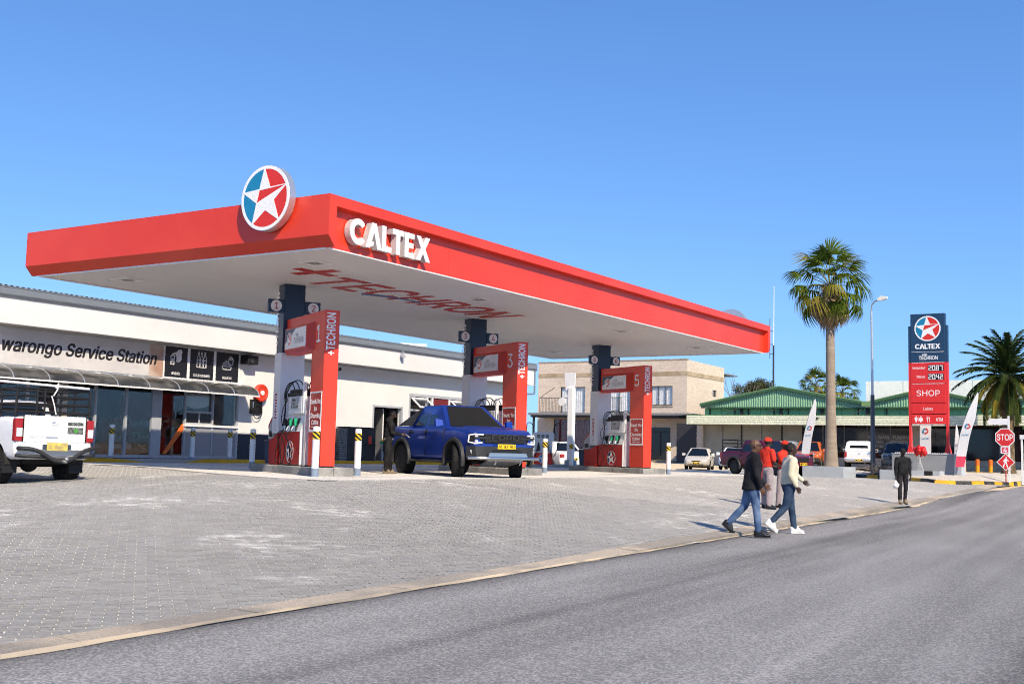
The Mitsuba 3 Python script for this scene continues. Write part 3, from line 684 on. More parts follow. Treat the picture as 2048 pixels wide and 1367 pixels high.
# glazed front: frames, then panes
mull = [(-6.2, .07), (-3.6, .07), (-1.1, .07), (.15, .07), (1.45, .07), (2.75, .07), (4.02, .07), (6.55, .07), (7.78, .08), (8.90, .07), (9.24, .09), (10.36, .07), (11.65, .07), (12.86, .08)]
gw = sp.part('shopfront_frame', cat(box(X0, 8.95, F0 - .02, F0 + .06, GZ + .002, GZ + .11), box(9.2, 12.9, F0 - .02, F0 + .06, GZ + .002, GZ + .11), box(X0, 12.9, F0 - .02, F0 + .06, 3.55, 3.63)), 'frame_grey')
for a, b in mull: sp.part('mullion', box(a - b / 2, a + b / 2, F0 - .03, F0 + .07, GZ + .112, 3.548), 'frame_grey', parent=gw)
sp.part('pier', box(5.22, 5.44, F0 - .04, F0 + .2, GZ + .112, 3.548), 'cream')
sp.part('door_post', box(8.94, 9.19, F0 - .03, F0 + .12, GZ, 3.548), 'frame_grey')
edges = [X0, -6.2, -3.6, -1.1, .15, 1.45, 2.75, 4.02, 5.2]
panes = list(zip(edges[:-1], edges[1:])) + [(5.45, 6.52), (6.59, 7.74), (7.82, 8.87), (9.29, 10.33)]
for a, b in panes: sp.part('pane', quad((a + .02, F0 + .02, GZ + .1), (b - .02, F0 + .02, GZ + .1), (b - .02, F0 + .02, 3.56), (a + .02, F0 + .02, 3.56)), 'pane')
for a, b in ((10.40, 11.61), (11.69, 12.82)):
    sp.part('counter_panel', box(a, b, F0 + .0, F0 + .03, GZ + .112, 2.05), 'counter_grey')
    sp.part('pane', quad((a, F0 + .02, 2.16), (b, F0 + .02, 2.16), (b, F0 + .02, 3.56), (a, F0 + .02, 3.56)), 'pane')
sp.part('counter_sill', box(10.3, 12.9, F0 - .08, F0 + .06, 2.06, 2.14), 'white_plain')
ht = sp.part('serving_hatch', cat(box(10.40, 11.61, F0 - .025, F0 + .05, 2.55, 2.62), box(10.98, 11.04, F0 - .025, F0 + .05, 2.20, 2.549), box(10.40, 11.61, F0 - .025, F0 + .05, 2.142, 2.199)), 'frame_grey')
sp.part('hatch_glass', cat(box(10.45, 10.97, F0 - .01, F0, 2.21, 2.54), box(11.05, 11.57, F0 - .01, F0, 2.21, 2.54)), 'black_gloss', parent=ht)
bl = [(10.42 + 1.17 * t, 2.72 + .12 * (2 * t - 1) ** 2) for t in np.linspace(0, 1, 9)]
sp.part('blind', prism(Polygon(bl + [(11.6, 3.5), (10.42, 3.5)]), .01, FRONT(0, F0 + .16, 0)), 'blind_grey')
sp.part('orange_stripe', prism(Polygon([(9.42, GZ + .16), (9.62, GZ + .16), (10.32, 1.92), (10.32, 2.14), (10.24, 2.14)]), .004, FRONT(0, F0 + .015, 0)), 'orange_paint')
for i, (x, y, h, m) in enumerate(((-4, 17.2, 1.5, 'shelf_wood'), (-.8, 18.3, 1.9, 'shelf_wood'), (1.6, 17.3, 1.4, 'shelf_red'), (3.2, 18.6, 1.9, 'room_dark'), (5.9, 17.4, 1.5, 'shelf_wood'), (6.9, 19, 1.9, 'shelf_red'), (9.6, 18.2, 1.3, 'shelf_red'), (11.5, 19.5, 2.4, 'shelf_red'))):
    s_ = sp.part('shelf_unit', box(x - .5, x + .5, y, y + .5, GZ, GZ + h), m)
    for k in range(3): sp.part('shelf', box(x - .52, x + .52, y - .14, y - .002, GZ + .25 + .42 * k, GZ + .28 + .42 * k), m, parent=s_)
    gg = np.random.default_rng(i)
    for k in range(3):
        sp.part('goods', cat(*[box(x - .48 + .16 * q, x - .36 + .16 * q, y - .12, y - .02, GZ + .282 + .42 * k, GZ + .40 + .42 * k + gg.uniform(0, .14)) for q in range(6)]), ['goods_dull', 'counter_grey', 'shelf_red', 'goods_dull'][gg.integers(4)], parent=s_)
# doorway and high window of the right half
dr_ = sp.part('door_frame', cat(box(20.80, 20.90, F0 - .02, F0 + .1, GZ, 3.33), box(22.83, 22.93, F0 - .02, F0 + .1, GZ, 3.33), box(20.902, 22.828, F0 - .02, F0 + .1, 3.24, 3.33)), 'frame_grey')
sp.part('door_leaf', mv(box(0, .95, 0, .04, GZ + .01, 3.2), rz(62, (21.9, F0 + .25, 0))), 'white_plain', parent=dr_)
wf = sp.part('window_frame', cat(box(23.36, 23.46, F0 - .015, F0 + .1, 2.30, 3.95), box(28.8, 28.9, F0 - .015, F0 + .1, 2.30, 3.95), box(23.462, 28.798, F0 - .015, F0 + .1, 3.84, 3.95), box(23.462, 28.798, F0 - .015, F0 + .1, 2.30, 2.38), box(23.462, 28.798, F0 + .0, F0 + .08, 3.18, 3.26)), 'frame_grey')
for x in (24.75, 25.15, 26.5, 27.6): sp.part('mullion', box(x - .05, x + .05, F0 - .012, F0 + .09, 2.382, 3.838), 'white_plain', parent=wf)
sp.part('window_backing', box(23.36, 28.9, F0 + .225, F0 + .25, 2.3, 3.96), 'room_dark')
sp.part('red_panel', box(25.2, 26.44, F0 + .03, F0 + .05, 2.4, 3.82), 'shelf_red', parent=wf)
for x in (23.5, 26.56):
    tilt = Mx((x, F0 - .02, 3.80), (1, 0, 0), (0, -.77, -.64))
    sp.part('open_sash', prism(sbox(0, 0, 1.2, .72).difference(sbox(.09, .09, 1.11, .63)), .04, tilt), 'white_plain', parent=wf)
    sp.part('sash_pane', mv(quad((.09, .09, .02), (1.11, .09, .02), (1.11, .63, .02), (.09, .63, .02)), tilt), 'pane', parent=wf)

sk = Thing('shop_kerb', 'yellow painted kerb along the shop front', kind='structure')
def kerb_piece(x0, x1, t, h0=1., h1=1.):
    z0 = .70; m = hull([(x, y, z0) for x in (x0, x1) for y in (14.72, 14.86)] + [(x0, y, .77 + .15 * h0) for y in (14.735, 14.86)] + [(x1, y, .77 + .15 * h1) for y in (14.735, 14.86)])
    t.part('kerbstone', m, 'kerb_yellow')
x = -9.0
while x < 33:
    if x < 6.6: kerb_piece(x + .004, min(x + .98, 6.6) - .004, sk)
    elif x < 7.9: kerb_piece(6.604, 7.9, sk, 1, .12); x = 8.66
    elif x < 10: kerb_piece(9.65, 10.6, sk, .12, 1); x = 9.62
    else: kerb_piece(x + .004, x + .976, sk)
    x += .98
sk.part('apron', tm(*(lambda m: (m.vertices, m.faces))(cat(box(X0, 6.6, 14.862, F0 - .03, .70, GZ - .01), hull([(6.6, 14.862, .7), (6.6, 15.67, .7), (10.6, 14.862, .7), (10.6, 15.67, .7), (6.6, 15.67, .91), (10.6, 15.67, .91), (6.6, 14.862, .905), (10.6, 14.862, .905), ]) if False else box(6.602, 10.598, 14.95, F0 - .03, .70, GZ - .02), box(10.6, X1, 14.862, F0 - .03, .70, GZ - .01)))), 'concrete')
bollard(6.77, 15.08, 1.24, 'striped bollard before the shop window just right of the white pickup', 'shop front bollards')
bollard(10.21, 15.08, 1.24, 'striped bollard before the serving hatch of the shop, left of a pair', 'shop front bollards')
bollard(11.98, 15.08, 1.24, 'striped bollard before the shop counter window, right of a pair', 'shop front bollards')

aw = Thing('awning', 'curved smoked plastic awning with pale ribs over the shop windows', 'awning')
cur = [(F0 - .01 - 1.0 * math.sin(a) * 1.0, 3.22 + .46 * math.cos(a) ** .9) for a in np.linspace(0, math.pi / 2 - .06, 9)]
ribs = [-5.0, -3.75, -2.45, -1.15, .2, 1.5, 2.82, 4.06, 5.32, 6.6, 7.89, 9.18, 10.48, 11.72, 12.96]
for a, b in zip(ribs[:-1], ribs[1:]):
    aw.part('sheet', strip([(a + .02, y, z) for y, z in cur], [(b - .02, y, z) for y, z in cur]), 'smoked_sheet', True)
for a in ribs: aw.part('rib', tube([(a, y - .005, z + .004) for y, z in cur], .02, 6), 'silver')
aw.part('edge_bar', box(ribs[0], ribs[-1] + .02, cur[-1][0] - .02, cur[-1][0] + .012, cur[-1][1] - .03, cur[-1][1] + .02), 'white_plain')
aw.part('wall_bar', box(ribs[0], ribs[-1] + .02, F0 - .06, F0 - .004, 3.655, 3.72), 'silver')

sg = Thing('shop_sign', 'long grey shop sign with dark italic lettering and a brown end', 'sign')
sg.part('board', box(-8, 8.6, F0 - .045, F0 - .004, 3.745, 4.835), 'sign_print'); sg.part('brown_end', box(8.602, 9.22, F0 - .045, F0 - .004, 3.745, 4.835), 'sign_brown')
tx = text('warongo Service Station', .40, .006, True); tx = cat(tx, mv(tx, (.014, 0, .0005))); b_ = tx.bounds
tx.vertices[:, 0] *= 5.95 / (b_[1, 0] - b_[0, 0]); tx.vertices[:, 0] += .22 * tx.vertices[:, 1]
sg.part('lettering', mv(tx, FRONT(2.92, F0 - .046, 4.15)), 'sign_letter')
def lines(*ls, w=.014): return unary_union([LineString(l).buffer(w, 3) for l in ls])
def loaf():
    body = [(.30, .52), (.44, .66), (.58, .67), (.63, .58), (.60, .50), (.60, .28), (.50, .20), (.36, .20), (.36, .40)]
    sl = lambda x, y: [(x, y), (x, y + .24), (x - .03, y + .28), (x + .01, y + .33), (x + .14, y + .33), (x + .18, y + .28), (x + .15, y + .24), (x + .15, y), (x, y)]
    return unary_union([Polygon(body), lines(sl(.10, .10), sl(.17, .17)[1:7], sl(.24, .21)[1:7], [(.14, .18), (.22, .28)], [(.14, .24), (.2, .32)])])
def bottles():
    o = []
    for x in (.18, .34, .50): o.append([(x - .07, .08), (x - .07, .42), (x - .025, .54), (x - .025, .66), (x + .025, .66), (x + .025, .54), (x + .07, .42), (x + .07, .08), (x - .07, .08)]); o += [[(x - .07, .24), (x + .07, .24)], [(x - .07, .36), (x + .07, .36)], [(x - .025, .60), (x + .025, .60)]]
    return lines(*o, [(.40, .34), (.57, .34), (.53, .08), (.44, .08), (.40, .34)], w=.011)
def snacks():
    return lines([(.06, .22), (.58, .22)], [(.10, .18), (.14, .10), (.52, .10), (.56, .18)], [(.10, .24), (.14, .34), (.22, .36), (.28, .44), (.36, .38), (.44, .34), (.52, .24)], [(.40, .46), (.44, .30), (.62, .30), (.66, .48)], [(.42, .46), (.44, .58), (.50, .48), (.52, .62), (.57, .48), (.62, .58), (.64, .46)], [(.2, .28), (.3, .34)], [(.3, .26), (.4, .32)], w=.013)
for (a, b), art, wd_, lab in zip(((9.28, 10.3), (10.42, 11.54), (11.66, 12.78)), (loaf(), bottles(), snacks()), ('BREAD', 'COLD DRINKS', 'SNACKS'), ('black poster with a white sliced loaf, left of three', 'black poster with white bottles and a glass, middle of three', 'black poster with a white tray of snacks, right of three')):
    po = Thing('poster', lab + ' on the shop wall', 'poster', 'black posters above the awning')
    po.part('board', box(a, b, F0 - .05, F0 - .004, 3.76, 4.84), 'poster_black')
    po.part('icon', prism(affinity.translate(affinity.scale(art, .95, .95, origin=(0, 0)), (b - a) / 2 - .34, .36), .003, FRONT(a, F0 - .051, 3.76)), 'print_white')
    po.part('lettering', text(wd_, .085, .003, True, FRONT((a + b) / 2, F0 - .051, 3.86), True), 'print_white')
    po.part('frame', prism(sbox(a - .06, 3.66, b + .06, 4.86).difference(sbox(a + .004, 3.765, b - .004, 4.836)), .045, FRONT(0, F0 - .005, 0)), 'white_plain')
hr = Thing('hose_reel', 'orange red fire hose reel on the white shop wall by the awning end', 'hose reel', M=Mx((13.9, F0 - .05, 3.44), (1, 0, 0), (0, 0, 1)))
hr.part('drum', lathe([(.10, 0), (.30, .02), (.335, .05), (.335, .17), (.30, .20), (.26, .205), (.24, .18), (.10, .175)], 28), 'red_flat', 35)
hr.part('hub', lathe([(.001, .176), (.095, .176), (.095, .21), (.03, .22), (.001, .22)], 20), 'white_plain', 35)
hr.part('wall_bracket', box(-.12, .12, -.12, .12, -.045, 0), 'black')
hr.part('back_box', box(-.42, .18, -.80, -.26, -.044, .05, .01), 'black')
for r_, c_ in ((.24, (-.12, -.72)), (.17, (-.10, -.66))):
    hr.part('hose', tube([(c_[0] + r_ * math.cos(a), c_[1] + r_ * 1.1 * math.sin(a), .09) for a in np.linspace(.2, 2 * np.pi + .2, 28)], .016, 6), 'black_rubber')
hr.part('nozzle', cyl((-.36, -.35, .08), (-.36, -.58, .09), .028, .016), 'steel')
ls = Thing('loudspeaker', 'black loudspeaker box under the shop overhang right of the posters', 'loudspeaker')
ls.part('box', box(12.88, 13.42, 15.25, F0 - .02, 4.47, 4.80, .02), 'black'); ls.part('cone', mv(lathe([(.10, 0), (.10, .02), (.085, .02), (.03, -.02), (0, -.02)], 20), FRONT(13.06, 15.249, 4.60)), 'dark_plastic', 30)
ls.part('cone', mv(lathe([(.05, 0), (.05, .015), (.02, 0), (0, 0)], 16), FRONT(13.0, 15.249, 4.74)), 'dark_plastic', 30); ls.part('bracket', box(13.1, 13.2, 15.4, F0 - .002, 4.801, 4.84), 'grey_metal')
fl = Thing('floodlight', 'small grey floodlight hung below the shop gutter', 'floodlight')
fl.part('housing', box(21.62, 21.80, 14.72, 14.90, 5.42, 5.62, .02), 'frame_grey'); fl.part('arm', box(21.68, 21.74, 14.8, 14.9, 5.622, 5.75), 'grey_metal'); fl.part('glass', box(21.64, 21.78, 14.712, 14.72, 5.44, 5.6), 'lamp_clear')
cc = Thing('security_camera', 'small white and black security camera under the shop overhang', 'camera')
cc.part('mount', box(18.1, 18.28, 15.5, F0 - .003, 4.66, 4.76, .01), 'white_plain'); cc.part('dome', sph((18.34, 15.5, 4.68), .075, 2), 'black_gloss', True)
cb = Thing('storage_cage', 'low dark gas bottle cage against the shop wall', 'cage')
cb.part('cage', box(18.42, 20.2, 14.98, 15.55, GZ, 2.27, .01), 'dark_plastic'); cb.part('top', box(18.38, 20.24, 14.94, 15.6, 2.272, 2.31), 'black')
cb.part('rail', box(18.42, 20.2, 14.955, 14.979, 1.56, 1.60), 'black'); cb.part('notice', box(19.72, 19.92, 14.968, 14.979, 1.58 + .03, 1.95), 'red_flat')
def mesh_fn(p, n, uv):
    a, b = p.x * 14, p.z * 14
    g = dr.maximum(smoothstep(.36, .44, dr.abs(a - dr.floor(a) - .5)), smoothstep(.36, .44, dr.abs(b - dr.floor(b) - .5)))
    return mix((.03, .03, .032), (.32, .33, .34), g)
P('wire_mesh', mikit.proc(mesh_fn), .5)
cb.part('mesh_door', box(17.9, 18.416, 15.0, 15.5, GZ, 2.24), 'wire_mesh')
st = Thing('plastic_table', 'small table with goods on it inside the shop doorway', 'table')
st.part('top', box(20.75, 21.6, 15.0, 15.55, 1.60, 1.64, .01), 'white_plain')
for x_ in (20.8, 21.55):
    for y_ in (15.06, 15.5): st.part('leg', box(x_ - .02, x_ + .02, y_ - .02, y_ + .02, GZ, 1.6), 'white_plain')
single('fruit_bag', cat(sph((21.1, 15.25, 1.74), (.16, .12, .11)), sph((21.25, 15.3, 1.72), (.12, .1, .09))), 'yellow_paint', 'yellow bag of goods on the table in the shop doorway', 'bag', smooth=True)
single('goods_box', box(20.85, 21.02, 15.1, 15.28, 1.641, 1.76, .01), 'nozzle_green', 'small green box on the table in the shop doorway', 'box')
# ------------------------------------------------------------------ the traffic island and its kerb
KP = np.array([(60, 11.2), (53.8, 7.75), (48.2, 4.7), (41.3, 1.0), (38.8, -1.4), (35.2, -3.45), (33.7, -4.75), (34.3, -5.5), (35.9, -6.3), (37.8, -6.78), (40, -7.0), (46, -7.0), (54, -7.0), (70, -7.0)])
d_ = np.concatenate([[0], np.cumsum(np.hypot(*np.diff(KP, axis=0).T))])
from scipy.interpolate import PchipInterpolator
kpath = PchipInterpolator(d_, KP); KL = d_[-1]
def z_med(x): return .72 + .14 * sm(34.5, 38.2, x)
ik = Thing('painted_kerb', 'kerb painted in yellow and black lengths around the traffic island', kind='structure')
n_ = int(KL)
for i in range(n_):
    a, b = kpath(i + .012), kpath(i + .988)
    t = (b - a) / np.linalg.norm(b - a); nrm = np.array([-t[1], t[0]])        # towards the island (the path runs with the island on its left)
    if True:
        za, zb = float(H(*a)) - .08, float(H(*b)) - .08
        ring_a = [(*a, za), (*(a + nrm * .03), float(H(*a)) + .148), (*(a + nrm * .15), float(H(*a)) + .15), (*(a + nrm * .15), za)]
        ring_b = [(*b, zb), (*(b + nrm * .03), float(H(*b)) + .148), (*(b + nrm * .15), float(H(*b)) + .15), (*(b + nrm * .15), zb)]
        ik.part('kerbstone', loft([ring_a, ring_b]), 'kerb_yellow' if i % 2 else 'kerb_black')
pts = np.array([kpath(s) for s in np.arange(0, KL, .5)]); tt = np.gradient(pts, axis=0); tt /= np.linalg.norm(tt, axis=1, keepdims=True)
inn = pts + np.stack([-tt[:, 1], tt[:, 0]], -1) * .14
poly = Polygon(list(map(tuple, inn)) + [(70, -4.5), (52, -3.5), (47, 1.5), (50, 3.8), (58, 9.5), (60, 11)]).buffer(0)
pv_, pf_ = trimesh.creation.triangulate_polygon(poly, engine='earcut') if True else (None, None)
m_ = trimesh.Trimesh(np.c_[pv_, np.zeros(len(pv_))], pf_).subdivide_to_size(1.2)
vv = np.array(m_.vertices); ed = np.array([Point(p[:2]).distance(poly.exterior) for p in vv])
hk = H(vv[:, 0], vv[:, 1]) + .142
vv[:, 2] = hk + (np.maximum(z_med(vv[:, 0]), H(vv[:, 0], vv[:, 1]) + .14) - hk) * sm(0, 1.2, ed)
single('pavement', tm(vv, m_.faces), 'pavement_concrete', 'dusty pale pavement of the traffic island behind the painted kerb', kind='structure', smooth=True)

FX_ = lambda x, y=0, z=0: Mx((x, 0, 0), (0, -1, 0), (0, 0, 1))    # plates facing the camera's end (-x): local a = -y, local b = z
# ------------------------------------------------------------------ price pylon
P('pylon_navy', (.014, .05, .11), .35, .5); P('pylon_red', (.70, .03, .03), .4, .5); P('lcd_black', (.01, .01, .012), .3); P('plinth_grey', varied((.22, .24, .26), (.27, .29, .31), 1.5), .8)
P('plinth_light', varied((.36, .39, .42), (.42, .45, .48), 1.5), .8)
py = Thing('price_pylon', 'tall blue and red fuel price pylon on two red legs', 'sign')
PX = 38.5
for n, (z0, z1, mt) in dict(a=(6.66, 8.47, 'pylon_navy'), b=(6.155, 6.635, 'pylon_navy'), c=(5.15, 6.13, 'pylon_red'), d=(4.235, 5.12, 'pylon_red'), e=(3.71, 4.205, 'pylon_red'), f=(3.22, 3.675, 'pylon_red')).items():
    py.part('panel', box(PX, PX + .30, -4.335, -2.745, z0, z1, .012), mt)
for y in (-2.69, -4.39):
    py.part('leg', box(PX + .02, PX + .28, y - .05, y + .05, 1.86, 6.14), 'pylon_red'); py.part('leg_cladding', box(PX + .02, PX + .28, y - .052, y + .052, 6.145, 7.90), 'pylon_navy')
    py.part('base_bracket', hull([(PX + x, y + w, z) for x in (.0, .30) for w, z in ((-.15, 1.84), (.15, 1.84), (-.05, 2.25), (.05, 2.25))]), 'pylon_red')
py.part('core', box(PX + .08, PX + .22, -4.30, -2.78, 3.19, 8.4), 'black')
M0 = FX_(PX - .001)
add_emblem(py, .60, M0 @ Mx((3.54, 7.76, 0)), .006)
gl, wd = caltex(.24)
py.part('lettering', prism(unary_union(gl), .008, M0 @ Mx((3.54 - wd / 2, 6.79, 0))), 'logo_white')
py.part('lettering', cat(text('TECHRON', .17, .006, True, M0 @ Mx((3.56, 6.28, 0)), True, .86), text('with', .09, .006, True, M0 @ Mx((3.27, 6.48, 0)))), 'logo_white')
py.part('lettering', cat(text('Unleaded', .115, .006, False, M0 @ Mx((2.82, 5.83, 0)), width=.58), text('Diesel', .115, .006, False, M0 @ Mx((3.02, 5.41, 0)), width=.38)), 'logo_white')
SEG = {'2': 'abged', '0': 'abcdef', '8': 'abcdefg', '7': 'abc', '4': 'fgbc'}
def seg7(ch, x, z, w, h, t=.034):
    r = {'a': (0, h - t, w, h), 'd': (0, 0, w, t), 'g': (0, h / 2 - t / 2, w, h / 2 + t / 2), 'f': (0, h / 2, t, h), 'b': (w - t, h / 2, w, h), 'e': (0, 0, t, h / 2), 'c': (w - t, 0, w, h / 2)}
    return [sbox(x + a, z + b, x + c, z + d) for a, b, c, d in (r[s] for s in SEG[ch])]
for z0, s_ in ((5.74, '2087'), (5.32, '2042')):
    o = []
    for i, ch in enumerate(s_): o += seg7(ch, 3.57 + i * .17, z0 + .02, .135, .235)
    o.append(sbox(3.57 + .34 - .030, z0 + .02, 3.57 + .34 - .008, z0 + .045))
    py.part('price_window', prism(sbox(3.54, z0 - .005, 4.26, z0 + .28), .006, M0), 'lcd_black', label='price window reading ' + s_[:2] + '.' + s_[2:])
    py.part('price_digits', prism(unary_union(o), .010, M0), 'logo_white')
py.part('lettering', text('SHOP', .27, .006, False, M0 @ Mx((3.54, 4.55, 0)), True, 1.06), 'logo_white'); py.part('lettering', text('Lubes', .14, .006, False, M0 @ Mx((3.54, 3.885, 0)), True, .42), 'logo_white')
def person_icon(x, z, skirt):
    return unary_union([Point(x, z + .26).buffer(.032, 8), Polygon([(x - .07, z + .21), (x + .07, z + .21), (x + (.10 if skirt else .05), z + .06), (x + .03, z + .06), (x + .03, z), (x - .03, z), (x - .03, z + .06), (x - (.10 if skirt else .05), z + .06)])])
ic = [person_icon(2.98, 3.31, 0), person_icon(3.20, 3.31, 1), sbox(3.085, 3.31, 3.097, 3.58)]
ic += [sbox(3.48, 3.31, 3.505, 3.58), sbox(3.45, 3.45, 3.46, 3.58), sbox(3.525, 3.45, 3.535, 3.58), sbox(3.45, 3.44, 3.535, 3.46), Polygon([(3.58, 3.31), (3.60, 3.31), (3.60, 3.58), (3.575, 3.55), (3.57, 3.44)])]
py.part('icons', prism(unary_union(ic), .006, M0), 'logo_white'); py.part('lettering', text('ATM', .145, .006, True, M0 @ Mx((4.04, 3.37, 0)), True, .32), 'logo_white')
for z in (6.645, 6.142, 5.135, 3.205): py.part('joint_strip', box(PX - .004, PX + .05, -4.29, -2.79, z - .008, z + .008), 'logo_white')
pl = Thing('pylon_plinth', 'long grey masonry plinth under the price pylon', 'plinth')
pl.part('wall', box(38.25, 39.05, -4.72, -1.9, .55, 1.80), 'plinth_grey'); pl.part('end_pier', box(38.18, 39.1, -5.07, -4.725, .55, 1.835, .008), 'plinth_light')
pl.part('cap', box(38.22, 39.08, -4.715, -1.87, 1.80, 1.83), 'plinth_light')
pl.part('light_strip', cat(*[box(38.24, 38.27, y, y + .05, 1.831, 1.87) for y in np.arange(-4.6, -2.0, .10)]), 'logo_white', kind='stuff', label='row of small white studs along the plinth top')
pb = Thing('planter_box', 'low grey planter box in front of the pylon plinth', 'planter')
pb.part('side', box(37.2, 37.28, -4.3, -1.6, .55, 1.03), 'plinth_light'); pb.part('end', box(37.282, 38.2, -4.3, -4.22, .55, 1.03), 'plinth_light'); pb.part('end', box(37.282, 38.2, -1.68, -1.6, .55, 1.03), 'plinth_light')
pb.part('soil', box(37.282, 38.2, -4.215, -1.685, .60, .95), 'sand'); pb.part('dark_panel', box(37.19, 37.199, -4.0, -3.62, .74, 1.03), 'black')
bb = Thing('balloon_bunch', 'bunch of red balloons tied before the pylon plinth', 'balloons')
P('balloon_red', (.62, .012, .012), .25, .5)
for i, (y, z, x) in enumerate(((-3.12, 1.98, 37.7), (-3.3, 2.06, 37.62), (-3.48, 2.02, 37.7), (-3.55, 1.84, 37.65), (-3.2, 1.84, 37.6), (-3.38, 1.80, 37.72), (-3.33, 1.94, 37.5), (-3.5, 1.93, 37.55))):
    k = bb.part('balloon', mv(lathe([(0, -.17), (.02, -.165), (.012, -.15), (.07, -.09), (.12, 0), (.12, .05), (.08, .12), (0, .15)], 14), (x, y, z)), 'balloon_red', True)
    bb.part('string', tube([(x, y, z - .16), (37.66, -3.33, 1.55), (37.66 + .02 * i, -3.33 + .05 * (i - 3.5), 1.0)], .006, 4), 'white_plain', parent=k)

# ------------------------------------------------------------------ feather flags
P('flag_cloth', (.80, .80, .80), .6, .2, sheen=.3); P('flag_pink', (.75, .06, .12), .6); P('flag_pole', (.25, .25, .26), .4)
def feather(lab, base, lean, h, w, yaw, up=.25):
    M = rz(yaw, base)
    t = Thing('feather_flag', lab, 'flag', 'white feather flags', M)
    zs = np.linspace(.12, 1, 22); px = lean * (zs ** 2.1)                          # the pole bends over towards local -x
    fx = lambda s: -lean * s ** 2.1
    wd_ = lambda s: w * np.clip(np.minimum(1, (1 - s) * 3.2) ** .7, 0, 1) * (.75 + .25 * np.minimum(1, s * 3))
    A_ = [(fx(s), 0, h * s) for s in zs]; B_ = [(fx(s) + wd_(s), .03 * math.sin(s * 9), h * s) for s in zs]
    def part(i0, i1, name, mt):
        t.part(name, cat(strip_v(A_[i0:i1], B_[i0:i1])), mt, True)
    part(0, 4, 'foot_cloth', 'flag_pink'); part(3, 22, 'cloth', 'flag_cloth')
    t.part('pole', tube([(0, 0, 0)] + [(a[0] - .012, a[1], a[2]) for a in A_], .012, 6), 'flag_pole')
    s0 = .60; Me = Mx((fx(s0) + wd_(s0) * .5, -.035, h * s0), (1, 0, .0), (0, 0, 1)); e = emblem(w * .30)
    t.part('emblem', cat(prism(e['blue'], .004, Me)), 'blue_star'); t.part('emblem', cat(prism(e['red'], .004, Me)), 'logo_red')
    t.part('lettering', cat(text('CALTEX', w * .13, .003, True, Mx((fx(.5) + wd_(.5) * .5, -.034, h * .49), (1, 0, 0), (0, 0, 1)), True)), 'blue_star')
def strip_v(a, b):
    a, b = np.asarray(a, float), np.asarray(b, float); n = len(a); f = []
    for i in range(n - 1): f += [[i, n + i, n + i + 1], [i, n + i + 1, i + 1]]
    f2 = [[x + 2 * n for x in q[::-1]] for q in f]
    o = np.array([0, .006, 0])
    return tm(np.vstack([a, b, a + o, b + o]), f + f2)
feather('white feather flag with emblem left of the tall fan palm, pink foot', (44, 4.45, .74), -.8, 4.0, .46, -90)
feather('white feather flag seen under the price pylon between its legs', (40.2, -2.75, .78), -.05, 3.6, .52, -90)
feather('small white feather flag seen nearly edge-on right of the pylon', (40.6, -4.25, .78), -.12, 2.5, .20, -90)
feather('large leaning white feather flag in front of the plinth end pier', (37.9, -4.85, .78), -1.02, 3.9, .44, -90)

# ------------------------------------------------------------------ traffic signs
P('sign_red', (.66, .03, .03), .4); P('sign_white', (.82, .82, .82), .4); P('sign_pink', (.70, .08, .14), .45); P('post_red', (.45, .04, .035), .5)
ss = Thing('stop_sign', 'red octagonal stop sign with a 4 plate and red pedestrian diamond below', 'road sign')
Mq = FX_(38.40)
octo = lambda r: Polygon([(r * math.cos(math.radians(22.5 + 45 * k)), r * math.sin(math.radians(22.5 + 45 * k))) for k in range(8)])
at_ = lambda g, a, b: affinity.translate(g, a, b)
ss.part('plate', prism(at_(octo(.445), 6.91, 2.64), .02, FX_(38.44)), 'sign_white'); ss.part('red_field', prism(at_(octo(.405), 6.91, 2.64), .004, FX_(38.4195)), 'sign_red')
ss.part('lettering', text('STOP', .27, .005, True, FX_(38.4150) @ Mx((6.91, 2.51, 0)), True, .68), 'sign_white')
ss.part('number_plate', prism(sbox(6.72, 1.90, 7.10, 2.215), .02, FX_(38.44)), 'sign_white'); ss.part('number_field', prism(sbox(6.77, 1.94, 7.05, 2.19), .004, FX_(38.4195)), 'sign_pink'); ss.part('numeral', text('4', .20, .004, True, FX_(38.415) @ Mx((6.91, 1.965, 0)), True), 'sign_white')
dia = lambda r: Polygon([(r, 0), (0, r), (-r, 0), (0, -r)])
ss.part('diamond', prism(at_(dia(.395), 6.93, 1.52), .02, FX_(38.44)), 'sign_white'); ss.part('diamond_field', prism(at_(dia(.355), 6.93, 1.52), .004, FX_(38.4195)), 'sign_red')
wk = unary_union([Point(.02, .205).buffer(.038, 10), Polygon([(-.05, .15), (.06, .16), (.05, -.03), (-.06, -.03)]), LineString([(-.03, -.02), (-.10, -.22)]).buffer(.026), LineString([(.02, -.02), (.045, -.13), (.075, -.23)]).buffer(.026), LineString([(-.04, .13), (-.10, .02)]).buffer(.019), LineString([(.04, .13), (.10, .06), (.13, .05)]).buffer(.019)])
ss.part('walking_figure', prism(at_(wk, 6.93, 1.52), .005, FX_(38.415)), 'sign_white')
ss.part('post', cyl((38.47, -6.92, .6), (38.47, -6.92, 3.0), .028, n=10), 'post_red')
ds_ = Thing('direction_sign', 'white arrow-shaped direction board on a white post above the stop sign', 'road sign')
ds_.part('post', box(38.62, 38.70, -7.08, -7.0, .6, 3.62), 'sign_white')
ds_.part('board', prism(Polygon([(6.12, 3.36), (6.25, 3.50), (6.995, 3.50), (6.995, 3.22), (6.25, 3.22)]), .03, FX_(38.64)), 'sign_white')
ds_.part('faint_print', cat(*[box(38.606, 38.609, -6.45 - .07 * i, -6.41 - .07 * i, z, z + .05) for z in (3.385, 3.285) for i in range(7)]), 'disc_white')
wp = Thing('white_post', 'white square post at the right edge of the picture', 'post')
